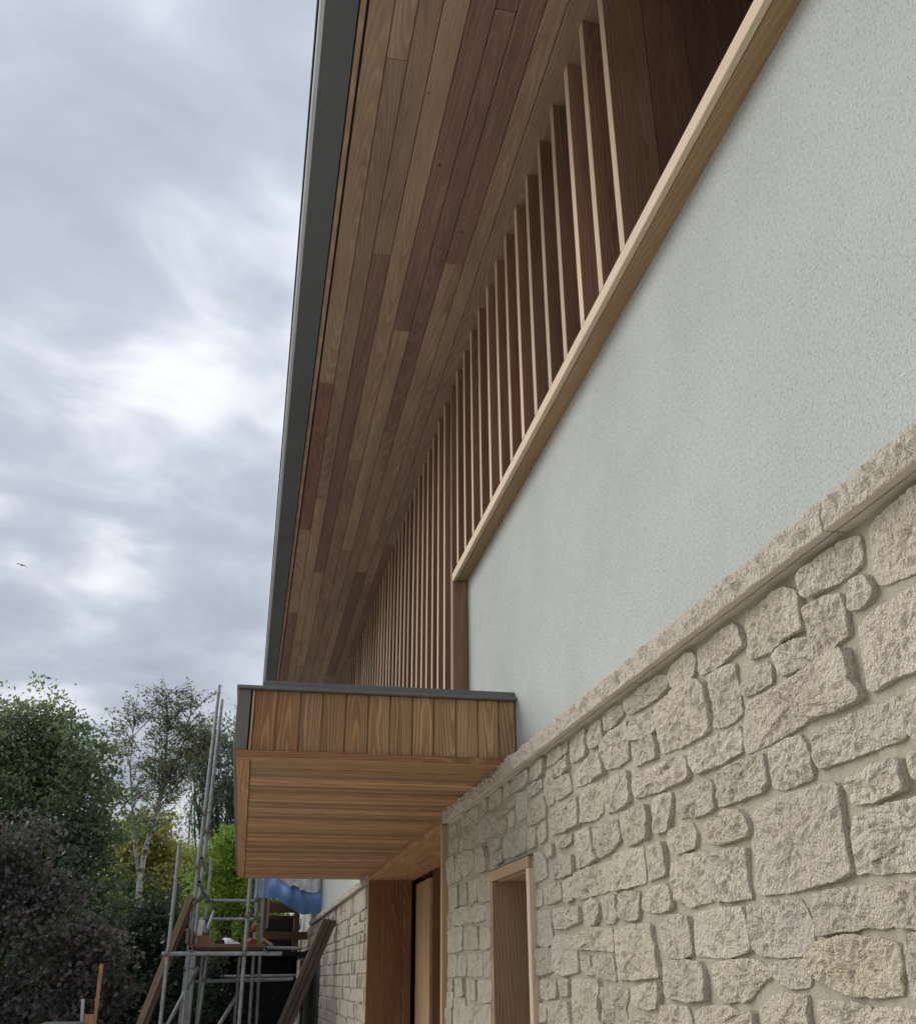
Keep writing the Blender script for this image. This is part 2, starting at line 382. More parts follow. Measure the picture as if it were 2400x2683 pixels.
STONES="""
1.682,2.435 1.63,2.438 1.51,2.438 1.421,2.438 1.452,2.301 1.558,2.294 1.664,2.307 1.687,2.317 1.692,2.342 1.684,2.38
1.933,2.436 1.775,2.439 1.72,2.434 1.722,2.4 1.727,2.372 1.76,2.368 1.818,2.369 1.932,2.374 1.953,2.392 1.945,2.425
1.771,2.347 1.72,2.344 1.7,2.311 1.717,2.293 1.765,2.289 1.79,2.298 1.792,2.331
2.247,2.44 2.033,2.432 1.977,2.401 1.976,2.363 1.969,2.313 2.051,2.317 2.131,2.31 2.239,2.32 2.257,2.338 2.247,2.387
1.958,2.359 1.815,2.337 1.808,2.321 1.811,2.25 1.865,2.244 1.893,2.236 1.942,2.237 1.951,2.28
2.124,2.298 2.07,2.305 1.958,2.287 1.951,2.258 1.944,2.235 2.02,2.237 2.1,2.238 2.122,2.274
1.777,2.25 1.737,2.266 1.567,2.264 1.474,2.262 1.512,2.121 1.615,2.121 1.653,2.125 1.762,2.116 1.779,2.123 1.782,2.172 1.778,2.224
2.289,2.225 2.106,2.214 2.066,2.216 1.988,2.221 1.887,2.229 1.83,2.222 1.825,2.193 1.828,2.151 1.806,2.135 1.801,2.114 1.825,2.109 1.924,2.109 1.987,2.117 2.057,2.115 2.127,2.109 2.211,2.104 2.277,2.104 2.334,2.103 2.345,2.127 2.334,2.167 2.313,2.202
2.316,2.275 2.224,2.293 2.163,2.291 2.152,2.272 2.159,2.238 2.2,2.239 2.291,2.239 2.322,2.255
2.017,2.076 1.953,2.084 1.808,2.09 1.699,2.089 1.689,2.065 1.687,2.031 1.689,2.013 1.709,2.004 1.778,2.008 1.861,2.008 1.914,2.006 1.998,2.005 2.02,2.024 2.02,2.053
1.659,2.086 1.624,2.091 1.521,2.095 1.539,1.997 1.655,1.996 1.677,2.009 1.682,2.047 1.675,2.074
2.216,2.088 2.073,2.091 2.05,2.075 2.038,2.038 2.034,2.004 2.051,1.993 2.161,1.994 2.214,2.001 2.222,2.021 2.224,2.06
2.526,2.084 2.447,2.092 2.238,2.085 2.238,2.058 2.234,2.023 2.278,2.001 2.379,2.005 2.471,2.001 2.515,2.004 2.536,2.021 2.534,2.053
1.905,1.968 1.808,1.971 1.716,1.973 1.716,1.943 1.714,1.916 1.79,1.914 1.886,1.915 1.907,1.922 1.913,1.944 1.924,1.96
1.684,1.968 1.662,1.977 1.545,1.98 1.56,1.894 1.677,1.932 1.683,1.95
2.352,1.958 2.288,1.968 2.157,1.974 2.081,1.971 1.966,1.971 1.944,1.962 1.943,1.926 1.951,1.885 1.944,1.843 1.943,1.82 1.941,1.789 1.974,1.784 2.085,1.779 2.225,1.774 2.342,1.776 2.371,1.79 2.352,1.857 2.353,1.914 2.36,1.939
1.893,1.893 1.796,1.895 1.689,1.894 1.547,1.891 1.588,1.77 1.727,1.778 1.798,1.781 1.851,1.779 1.892,1.787 1.92,1.782 1.934,1.794 1.921,1.84 1.914,1.87
2.624,1.975 2.557,1.978 2.474,1.986 2.399,1.978 2.359,1.953 2.347,1.925 2.371,1.911 2.449,1.913 2.527,1.913 2.602,1.922 2.641,1.934 2.639,1.953
2.597,1.892 2.489,1.89 2.389,1.886 2.403,1.848 2.405,1.809 2.395,1.773 2.487,1.777 2.575,1.779 2.602,1.784 2.604,1.826 2.607,1.868
2.409,1.754 2.31,1.758 2.169,1.752 2.156,1.735 2.143,1.718 2.132,1.7 2.142,1.676 2.145,1.651 2.197,1.643 2.292,1.644 2.373,1.648 2.403,1.655 2.414,1.685 2.41,1.72
2.738,1.759 2.615,1.757 2.527,1.754 2.448,1.756 2.431,1.735 2.42,1.696 2.426,1.661 2.469,1.652 2.567,1.647 2.653,1.65 2.757,1.653 2.762,1.704
2.094,1.761 2.03,1.761 1.912,1.761 1.869,1.757 1.855,1.744 1.851,1.725 1.848,1.702 1.843,1.686 1.871,1.682 1.945,1.69 2.013,1.686 2.098,1.676 2.102,1.705 2.102,1.736
1.831,1.755 1.734,1.757 1.605,1.759 1.62,1.674 1.759,1.68 1.813,1.683 1.824,1.692 1.824,1.71 1.827,1.734
2.134,1.659 2.084,1.667 1.997,1.671 1.871,1.663 1.826,1.654 1.83,1.63 1.831,1.607 1.847,1.589 1.846,1.57 1.93,1.565 2.029,1.571 2.081,1.582 2.123,1.595 2.168,1.605 2.167,1.629 2.156,1.645
1.796,1.664 1.773,1.667 1.651,1.666 1.671,1.563 1.798,1.561 1.819,1.565 1.815,1.586 1.82,1.612 1.808,1.647
2.333,1.627 2.247,1.631 2.183,1.63 2.176,1.615 2.173,1.586 2.198,1.579 2.253,1.58 2.29,1.586 2.316,1.597 2.337,1.612
2.649,1.628 2.57,1.635 2.409,1.636 2.375,1.623 2.339,1.605 2.415,1.579 2.488,1.547 2.528,1.551 2.583,1.545 2.633,1.558 2.653,1.586
2.421,1.537 2.37,1.551 2.287,1.563 2.19,1.562 2.199,1.538 2.203,1.504 2.207,1.474 2.436,1.463 2.435,1.506
2.144,1.553 2.094,1.552 1.997,1.55 1.958,1.545 1.973,1.521 1.977,1.486 2.159,1.477 2.147,1.516
1.944,1.542 1.908,1.546 1.805,1.54 1.693,1.54 1.709,1.491 1.961,1.478
2.796,1.52 2.713,1.532 2.598,1.532 2.526,1.522 2.445,1.528 2.453,1.472 2.818,1.455
2.547,2.435 2.423,2.438 2.307,2.435 2.285,2.414 2.264,2.362 2.361,2.361 2.444,2.357 2.542,2.363 2.565,2.391
2.731,2.436 2.615,2.445 2.567,2.433 2.565,2.402 2.586,2.373 2.634,2.371 2.711,2.369 2.744,2.382 2.756,2.423
2.491,2.344 2.424,2.344 2.334,2.333 2.338,2.302 2.334,2.256 2.326,2.204 2.382,2.2 2.45,2.2 2.502,2.209 2.483,2.256 2.495,2.303
3.125,2.438 3,2.44 2.844,2.441 2.784,2.43 2.767,2.408 2.773,2.387 2.851,2.378 2.946,2.381 3.083,2.383 3.138,2.4 3.14,2.432
2.88,2.356 2.735,2.36 2.576,2.359 2.518,2.333 2.523,2.292 2.518,2.239 2.527,2.205 2.61,2.202 2.731,2.204 2.868,2.211 2.881,2.252 2.896,2.304
3.36,2.433 3.276,2.446 3.173,2.434 3.161,2.402 3.2,2.395 3.279,2.384 3.339,2.384 3.36,2.409
3.098,2.353 2.912,2.352 2.904,2.32 2.904,2.285 3,2.29 3.11,2.3 3.115,2.316
3.116,2.294 3.002,2.285 2.914,2.277 2.909,2.246 2.915,2.207 3.001,2.215 3.086,2.214 3.107,2.233 3.126,2.267
3.406,2.359 3.274,2.364 3.118,2.367 3.128,2.319 3.144,2.249 3.241,2.246 3.366,2.256 3.407,2.303
3.546,2.427 3.392,2.433 3.378,2.396 3.363,2.367 3.428,2.357 3.514,2.358 3.554,2.383
2.662,2.179 2.491,2.18 2.355,2.179 2.352,2.15 2.358,2.111 2.475,2.109 2.64,2.109 2.666,2.138
3.732,2.309 3.622,2.327 3.433,2.331 3.4,2.285 3.388,2.247 3.481,2.251 3.659,2.251 3.741,2.258
3.127,2.182 3.057,2.188 2.898,2.181 2.71,2.175 2.687,2.158 2.685,2.115 2.701,2.104 2.84,2.108 2.993,2.111 3.116,2.117 3.143,2.149
3.415,2.214 3.304,2.217 3.165,2.214 3.164,2.177 3.159,2.12 3.214,2.11 3.288,2.112 3.395,2.112 3.417,2.153
3.664,2.225 3.55,2.23 3.433,2.225 3.432,2.181 3.443,2.122 3.519,2.111 3.683,2.121 3.68,2.17
2.783,2.078 2.706,2.083 2.596,2.085 2.538,2.072 2.539,2.043 2.537,2.007 2.587,2 2.674,2.002 2.718,2.008 2.773,2.008 2.786,2.038
2.966,2.09 2.823,2.088 2.822,2.062 2.839,2.025 2.868,1.992 2.965,1.993 2.974,2.022 2.958,2.056
3.265,2.091 3.131,2.089 3.023,2.083 3.016,2.044 3.025,1.99 3.111,1.989 3.223,1.986 3.262,2.019 3.28,2.063
3.551,2.083 3.421,2.081 3.305,2.078 3.291,2.052 3.282,2.009 3.372,1.986 3.493,1.978 3.538,2.014
3.748,2.088 3.588,2.087 3.572,2.056 3.545,2.002 3.508,1.978 3.632,1.97 3.757,1.968 3.764,2.029
2.842,1.983 2.784,1.989 2.704,1.986 2.674,1.952 2.688,1.924 2.761,1.92 2.822,1.92 2.857,1.949 2.859,1.97
2.842,1.896 2.738,1.905 2.608,1.899 2.61,1.868 2.619,1.834 2.624,1.779 2.763,1.78 2.859,1.797 2.862,1.841 2.855,1.871
3.337,1.971 3.21,1.969 3.082,1.969 3.094,1.937 3.082,1.897 3.09,1.862 3.215,1.864 3.37,1.86 3.356,1.916
3.035,1.961 2.913,1.96 2.909,1.931 2.908,1.873 2.987,1.87 3.057,1.866 3.054,1.916
3.772,1.95 3.517,1.958 3.359,1.955 3.368,1.911 3.387,1.869 3.475,1.863 3.588,1.865 3.698,1.857 3.793,1.87
3.123,1.824 3.055,1.841 2.897,1.844 2.881,1.823 2.885,1.778 2.95,1.774 3.07,1.778 3.139,1.793
3.326,1.844 3.254,1.847 3.144,1.841 3.151,1.81 3.15,1.777 3.17,1.763 3.305,1.773 3.34,1.782
3.504,1.844 3.42,1.844 3.354,1.843 3.352,1.808 3.349,1.782 3.398,1.767 3.485,1.767 3.498,1.802
3.695,1.844 3.602,1.848 3.522,1.833 3.523,1.803 3.585,1.77 3.669,1.774 3.697,1.8
4.093,1.845 3.889,1.841 3.763,1.837 3.753,1.783 3.922,1.774 4.081,1.771
3.79,1.747 3.595,1.755 3.432,1.747 3.427,1.712 3.429,1.676 3.607,1.689 3.799,1.694
3.404,1.736 3.237,1.747 3.063,1.745 3.058,1.703 3.037,1.648 3.03,1.601 3.228,1.598 3.382,1.594 3.398,1.654
2.978,1.739 2.91,1.757 2.782,1.752 2.775,1.715 2.782,1.656 2.858,1.65 2.961,1.656 2.98,1.691
2.98,1.635 2.929,1.64 2.731,1.637 2.708,1.609 2.717,1.547 2.802,1.545 2.961,1.547 2.99,1.554 2.986,1.591
3.276,1.571 3.161,1.578 3.033,1.588 3.036,1.554 3.058,1.519 3.246,1.518 3.291,1.531
3.782,1.668 3.651,1.668 3.643,1.609 3.784,1.621
3.619,1.661 3.425,1.667 3.422,1.626 3.418,1.589 3.535,1.602 3.623,1.609
4.085,1.746 3.835,1.741 3.822,1.689 3.798,1.621 3.978,1.612 4.097,1.623 4.112,1.683
4.394,1.702 4.142,1.705 4.132,1.662 4.13,1.624 4.242,1.616 4.406,1.614
4.391,1.592 4.093,1.592 4.103,1.53 4.363,1.526
4.077,1.59 3.928,1.594 3.937,1.543 4.054,1.537
3.905,1.594 3.588,1.591 3.568,1.562 3.6,1.532 3.597,1.482 3.566,1.448 3.918,1.434
3.554,1.569 3.32,1.571 3.309,1.544 3.354,1.513 3.323,1.457 3.548,1.448
4.422,1.501 4.241,1.507 4.259,1.446 4.43,1.444
4.224,1.509 3.948,1.521 3.931,1.488 3.926,1.434 4.237,1.422
3.295,1.488 3.17,1.495 3.075,1.488 3.071,1.467 3.301,1.458
3.029,1.526 2.847,1.526 2.824,1.49 2.82,1.476 3.043,1.468
3.789,2.427 3.689,2.435 3.575,2.441 3.566,2.392 3.583,2.351 3.666,2.351 3.772,2.354 3.785,2.392
3.872,2.424 3.802,2.442 3.803,2.407 3.859,2.406
4.088,2.451 3.89,2.445 3.887,2.4 3.983,2.4 4.107,2.399
3.997,2.382 3.879,2.381 3.806,2.387 3.804,2.343 3.887,2.335 4.004,2.338
4.116,2.376 4.065,2.378 4.011,2.363 4.004,2.302 4.029,2.247 4.13,2.247 4.15,2.305
3.985,2.32 3.808,2.321 3.798,2.288 3.79,2.25 3.881,2.247 3.976,2.245 3.996,2.283
4.083,2.22 3.886,2.219 3.691,2.217 3.686,2.168 3.704,2.116 3.902,2.12 4.082,2.123 4.107,2.176
4,2.095 3.886,2.096 3.808,2.094 3.803,2.064 3.892,2.061 3.984,2.065
4.369,2.451 4.147,2.447 4.144,2.387 4.264,2.384 4.377,2.387
4.671,2.455 4.396,2.446 4.403,2.389 4.551,2.387 4.722,2.389 4.711,2.42
4.868,2.45 4.731,2.443 4.744,2.391 4.889,2.393
5.2,2.445 4.907,2.446 4.93,2.378 5.068,2.384 5.222,2.385
5.437,2.459 5.244,2.45 5.258,2.382 5.423,2.383
4.445,2.373 4.316,2.37 4.194,2.368 4.188,2.33 4.322,2.324 4.412,2.319 4.449,2.337
4.609,2.366 4.46,2.359 4.454,2.302 4.474,2.25 4.608,2.256 4.632,2.292 4.62,2.331
5.038,2.347 4.846,2.355 4.667,2.362 4.663,2.331 4.819,2.323 5.024,2.32
5.26,2.36 5.054,2.356 5.07,2.258 5.25,2.254 5.272,2.316
5.042,2.301 4.852,2.293 4.826,2.258 4.889,2.238 5.046,2.255
4.791,2.298 4.659,2.306 4.664,2.263 4.709,2.243 4.812,2.243
4.315,2.288 4.157,2.3 4.142,2.243 4.159,2.207 4.289,2.206 4.428,2.203 4.432,2.27
4.294,2.173 4.155,2.195 4.161,2.12 4.278,2.113 4.298,2.143
4.455,2.19 4.305,2.184 4.321,2.109 4.478,2.114
4.892,2.208 4.669,2.214 4.465,2.214 4.486,2.156 4.505,2.105 4.752,2.111 4.886,2.115 4.911,2.172
5.183,2.224 4.922,2.215 4.942,2.172 5.187,2.174
5.434,2.353 5.314,2.36 5.304,2.246 5.413,2.251
5.805,2.37 5.463,2.353 5.459,2.257 5.644,2.247 5.787,2.262 5.839,2.309
5.845,2.445 5.467,2.445 5.472,2.362 5.815,2.379
4.394,2.077 4.22,2.073 4.173,2.038 4.171,1.973 4.409,1.968
4.078,2.016 3.968,2.033 3.804,2.019 3.805,1.954 4.075,1.957 4.122,1.969
4.193,2.076 4.066,2.091 4.061,2.046 4.147,2.048
4.24,1.931 4.09,1.938 3.962,1.932 3.961,1.873 4.224,1.869
4.393,1.929 4.26,1.929 4.268,1.873 4.354,1.873
3.928,1.934 3.808,1.939 3.82,1.867 3.918,1.862
4.37,1.851 4.129,1.841 4.126,1.782 4.124,1.722 4.222,1.714 4.374,1.726
5.568,2.226 5.298,2.215 5.244,2.146 5.267,2.1 5.574,2.111 5.593,2.172
5.149,2.14 4.914,2.147 4.918,2.102 5.151,2.109
5.865,2.249 5.634,2.229 5.616,2.14 5.822,2.115 5.88,2.142
6.357,2.248 6.167,2.262 6.129,2.207 6.156,2.116 6.329,2.111
6.11,2.238 5.901,2.248 5.904,2.14 5.93,2.111 6.112,2.112
6.288,2.367 6.023,2.35 6.017,2.279 6.247,2.285
6.274,2.435 6.099,2.426 6.092,2.363 6.26,2.369
5.998,2.328 5.863,2.326 5.865,2.263 5.962,2.264
6.329,2.083 6.016,2.086 5.994,1.977 6.302,1.954
5.967,2.078 5.788,2.077 5.781,1.973 5.97,1.976
5.754,2.083 5.474,2.077 5.48,1.97 5.735,1.976
5.449,2.083 5.21,2.078 5.211,1.952 5.436,1.961
6.119,1.958 5.786,1.956 5.789,1.871 6.12,1.877
6.356,1.943 6.145,1.941 6.141,1.878 6.197,1.862 6.356,1.865
5.748,1.949 5.615,1.946 5.63,1.872 5.751,1.873
5.583,1.948 5.347,1.937 5.352,1.867 5.587,1.87
5.318,1.936 5.206,1.937 5.212,1.86 5.322,1.869
6.343,1.855 5.906,1.863 5.916,1.74 6.329,1.736
5.866,1.853 5.494,1.841 5.48,1.737 5.881,1.743
5.444,1.827 5.202,1.825 5.209,1.738 5.45,1.733
6.341,1.717 6.064,1.718 6.081,1.612 6.361,1.607
6.028,1.708 5.779,1.715 5.784,1.612 6.03,1.615
5.749,1.715 5.41,1.711 5.432,1.611 5.754,1.611
5.366,1.71 5.218,1.713 5.218,1.61 5.373,1.61
6.393,1.58 6.186,1.593 6.175,1.542 6.381,1.533
6.141,1.593 5.879,1.596 5.882,1.514 6.123,1.51
5.828,1.587 5.538,1.59 5.528,1.501 5.781,1.497
5.493,1.588 5.226,1.588 5.227,1.498 5.469,1.491
6.393,1.523 6.183,1.532 6.206,1.452 6.393,1.448
6.161,1.497 5.848,1.502 5.826,1.377 6.162,1.365
5.783,1.467 5.441,1.474 5.446,1.385 5.786,1.372
5.411,1.475 5.22,1.484 5.222,1.393 5.417,1.386
6.392,1.441 6.244,1.444 6.245,1.355 6.38,1.35
"""

# ------------------------------------------------------------------ object helpers
WM = {}


def link(o, parent=None, mat_world=None):
    COL.objects.link(o)
    mw = mat_world if mat_world is not None else Matrix.Identity(4)
    WM[o.name] = mw
    if parent is not None:
        o.parent = parent
        o.matrix_parent_inverse = WM[parent.name].inverted()
    o.matrix_basis = mw
    return o


def empty(name, loc, label, cat, group=None):
    o = bpy.data.objects.new(name, None)
    o.empty_display_size = 0.2
    link(o, None, Matrix.Translation(Vector(loc)))
    tag(o, label, cat, group)
    return o


def tag(o, label=None, cat=None, group=None, kind=None):
    if label:
        o['label'] = label
    if cat:
        o['category'] = cat
    if group:
        o['group'] = group
    if kind:
        o['kind'] = kind
    return o


def mesh_obj(name, verts, faces, mat, parent=None, smooth=False, origin=None):
    """verts in world space; the object origin goes to `origin` (or the centre)."""
    vs = [Vector(v) for v in verts]
    if origin is None:
        lo = Vector((min(v.x for v in vs), min(v.y for v in vs), min(v.z for v in vs)))
        hi = Vector((max(v.x for v in vs), max(v.y for v in vs), max(v.z for v in vs)))
        origin = (lo + hi) / 2
    origin = Vector(origin)
    me = bpy.data.meshes.new(name)
    me.from_pydata([v - origin for v in vs], [], faces)
    me.update()
    if smooth:
        me.polygons.foreach_set('use_smooth', [True] * len(me.polygons))
        if name in ('stone', 'coping_stone', 'standard', 'ledger', 'transom'):
            me.set_sharp_from_angle(angle=rad(38))
    if isinstance(mat, str):
        mat = M[mat]
    me.materials.append(mat)
    o = bpy.data.objects.new(name, me)
    return link(o, parent, Matrix.Translation(origin))


def cham_box(L, W, T, c):
    """chamfered box, centred; 24 verts."""
    hx, hy, hz = L / 2, W / 2, T / 2
    c = min(c, hx * .45, hy * .45, hz * .45)
    v, idx = [], {}
    for sx in (-1, 1):
        for sy in (-1, 1):
            for sz in (-1, 1):
                for ax in range(3):
                    p = [sx * hx, sy * hy, sz * hz]
                    for k in range(3):
                        if k != ax:
                            p[k] -= (sx, sy, sz)[k] * c
                    idx[(sx, sy, sz, ax)] = len(v)
                    v.append(tuple(p))
    f = []
    S = (-1, 1)
    for s in S:
        f.append([idx[(s, a, b, 0)] for a, b in ((-1, -1), (1, -1), (1, 1), (-1, 1))][::s])
        f.append([idx[(a, s, b, 1)] for a, b in ((-1, -1), (-1, 1), (1, 1), (1, -1))][::s])
        f.append([idx[(a, b, s, 2)] for a, b in ((-1, -1), (1, -1), (1, 1), (-1, 1))][::s])
    for a in S:
        for b in S:
            f.append([idx[(-1, a, b, 1)], idx[(1, a, b, 1)], idx[(1, a, b, 2)], idx[(-1, a, b, 2)]][::(a * b)])
            f.append([idx[(a, -1, b, 2)], idx[(a, 1, b, 2)], idx[(a, 1, b, 0)], idx[(a, -1, b, 0)]][::(a * b)])
            f.append([idx[(a, b, -1, 0)], idx[(a, b, 1, 0)], idx[(a, b, 1, 1)], idx[(a, b, -1, 1)]][::(a * b)])
            for cz in S:
                f.append([idx[(a, b, cz, 0)], idx[(a, b, cz, 1)], idx[(a, b, cz, 2)]][::(a * b * cz)])
    return v, f


BOXES = {}


def box_mesh(L, W, T, c, mat, name):
    key = (round(L, 4), round(W, 4), round(T, 4), round(c, 4), mat)
    if key not in BOXES:
        v, f = cham_box(L, W, T, c)
        me = bpy.data.meshes.new(name)
        me.from_pydata(v, [], f)
        me.update()
        me.materials.append(M[mat])
        BOXES[key] = me
    return BOXES[key]


def board(name, parent, mat, p0, p1, width, thick, wdir, tint=1.0, cham=0.002):
    """A board from p0 to p1 (centre line); local X runs along it, local Y along wdir."""
    p0, p1 = Vector(p0), Vector(p1)
    X = (p1 - p0)
    L = X.length
    X.normalize()
    Yv = Vector(wdir)
    Yv = (Yv - X * Yv.dot(X)).normalized()
    Zv = X.cross(Yv)
    o = bpy.data.objects.new(name, box_mesh(L, width, thick, cham, mat, name))
    if isinstance(tint, (int, float)):
        tint = (tint, tint, tint)
    o.color = (*tint, 1)
    c = (p0 + p1) / 2
    mw = Matrix(((X.x, Yv.x, Zv.x, c.x), (X.y, Yv.y, Zv.y, c.y), (X.z, Yv.z, Zv.z, c.z), (0, 0, 0, 1)))
    return link(o, parent, mw)


def abox(name, parent, mat, x0, x1, y0, y1, z0, z1, grain='y', tint=1.0, cham=0.002):
    """axis-aligned chamfered box given by its extents."""
    cx, cy, cz = (x0 + x1) / 2, (y0 + y1) / 2, (z0 + z1) / 2
    if grain == 'x':
        return board(name, parent, mat, (x0, cy, cz), (x1, cy, cz), y1 - y0, z1 - z0, (0, 1, 0), tint, cham)
    if grain == 'y':
        return board(name, parent, mat, (cx, y0, cz), (cx, y1, cz), x1 - x0, z1 - z0, (1, 0, 0), tint, cham)
    return board(name, parent, mat, (cx, cy, z0), (cx, cy, z1), x1 - x0, y1 - y0, (1, 0, 0), tint, cham)


class MB:
    def __init__(self):
        self.v, self.f = [], []

    def add(self, v, f):
        o = len(self.v)
        self.v += [tuple(p) for p in v]
        self.f += [[i + o for i in q] for q in f]

    def box(self, x0, x1, y0, y1, z0, z1):
        self.add([(x0, y0, z0), (x1, y0, z0), (x1, y1, z0), (x0, y1, z0), (x0, y0, z1), (x1, y0, z1), (x1, y1, z1), (x0, y1, z1)],
                 [(0, 3, 2, 1), (4, 5, 6, 7), (0, 1, 5, 4), (1, 2, 6, 5), (2, 3, 7, 6), (3, 0, 4, 7)])

    def tube(self, pts, radii, n=8, caps=True):
        pts = [Vector(p) for p in pts]
        if isinstance(radii, (int, float)):
            radii = [radii] * len(pts)
        rings = []
        ref = Vector((0, 0, 1))
        base = len(self.v)
        for i, p in enumerate(pts):
            t = (pts[min(i + 1, len(pts) - 1)] - pts[max(i - 1, 0)]).normalized()
            a = t.cross(ref if abs(t.z) < 0.9 else Vector((1, 0, 0))).normalized()
            b = t.cross(a)
            for k in range(n):
                an = 2 * math.pi * k / n
                self.v.append(tuple(p + (a * math.cos(an) + b * math.sin(an)) * radii[i]))
        for i in range(len(pts) - 1):
            for k in range(n):
                a0, a1 = base + i * n + k, base + i * n + (k + 1) % n
                self.f.append([a0, a0 + n, a1 + n, a1])
        if caps:
            self.f.append([base + k for k in range(n)])
            e = base + (len(pts) - 1) * n
            self.f.append([e + k for k in range(n)][::-1])

    def build(self, name, mat, parent=None, smooth=False, origin=None):
        return mesh_obj(name, self.v, self.f, mat, parent, smooth, origin)


def extrude_y(name, parent, mat, prof, y0, y1):
    """closed (x,z) profile extruded along Y."""
    n = len(prof)
    v = [(x, y0, z) for x, z in prof] + [(x, y1, z) for x, z in prof]
    f = [[i, (i + 1) % n, (i + 1) % n + n, i + n] for i in range(n)]
    f += [list(range(n))[::-1], [i + n for i in range(n)]]
    return mesh_obj(name, v, f, mat, parent)


def fbm(p, s, o=4):
    a, t = 1.0, 0.0
    q = p * s
    for _ in range(o):
        t += noise.noise(q) * a
        q = q * 2.07 + Vector((5.1, 1.7, 3.3))
        a *= 0.5
    return t


# ------------------------------------------------------------------ ground
g = mesh_obj('ground', [(-400, -400, 0), (400, -400, 0), (400, 400, 0), (-400, 400, 0)], [(0, 1, 2, 3)], 'ground')
tag(g, kind='structure')

# ------------------------------------------------------------------ the house
house = empty('house', (3.0, 8.0, 0.0), 'long new house with buff rubble stone base, pale render, larch slats and deep timber soffit', 'house')

X_MORTAR = 1.200
X_RENDER = 1.230
Z_COP = 2.460
Z_SOF = 5.365


def yz_sheet(mb, x, y0, y1, z0, z1, res, amp):
    ny, nz = max(1, int(round((y1 - y0) / res))), max(1, int(round((z1 - z0) / res)))
    base = len(mb.v)
    for j in range(nz + 1):
        for i in range(ny + 1):
            y, z = y0 + (y1 - y0) * i / ny, z0 + (z1 - z0) * j / nz
            q = Vector((0, y, z))
            mb.v.append((x + amp * fbm(q, 9.0, 3), y, z))
    for j in range(nz):
        for i in range(ny):
            a = base + j * (ny + 1) + i
            mb.f.append([a, a + ny + 1, a + ny + 2, a + 1])


# mortar beds of the near and far stone walls, with the openings left out
mb = MB()
WY0, WY1, WZ1 = 4.40, 5.04, 2.02      # window opening
yz_sheet(mb, X_MORTAR, -1.2, WY0, 1.15, 2.475, 0.03, 0.0018)
yz_sheet(mb, X_MORTAR, WY0, WY1, WZ1, 2.475, 0.03, 0.0018)
yz_sheet(mb, X_MORTAR, WY1, 6.40, 1.15, 2.475, 0.03, 0.0018)
yz_sheet(mb, X_MORTAR, -1.2, WY0, 0, 1.15, 0.2, 0.004)
yz_sheet(mb, X_MORTAR, WY0, WY1, 0, 0.25, 0.2, 0.004)
yz_sheet(mb, X_MORTAR, WY1, 6.40, 0, 1.15, 0.2, 0.004)
stone_wall = mb.build('stone_wall', 'mortar', house, True)
mb = MB()
FY0, FY1, FO0, FO1 = 10.40, 23.7, 16.7, 21.6
yz_sheet(mb, X_MORTAR, FY0, FO0, 0, 2.475, 0.1, 0.0018)
yz_sheet(mb, X_MORTAR, FO0, FO1, 2.09, 2.475, 0.1, 0.0018)
yz_sheet(mb, X_MORTAR, FO1, FY1, 0, 2.475, 0.1, 0.0018)
mb.add([(X_MORTAR, FY1, 0), (X_MORTAR, FY1, 2.475), (3.5, FY1, 2.475), (3.5, FY1, 0)], [(0, 1, 2, 3)])
far_wall = mb.build('stone_wall', 'mortar', house, True)
tag(far_wall, 'stone wall beyond the entrance recess')

STONE_TINTS = [(1, 1, 1), (1.02, 1.0, 0.97), (1.0, 0.98, 0.98), (0.99, 0.985, 0.98), (1.02, 1.01, 0.97), (0.99, 0.97, 0.95), (1.0, 0.98, 0.97), (0.97, 0.97, 0.98)]


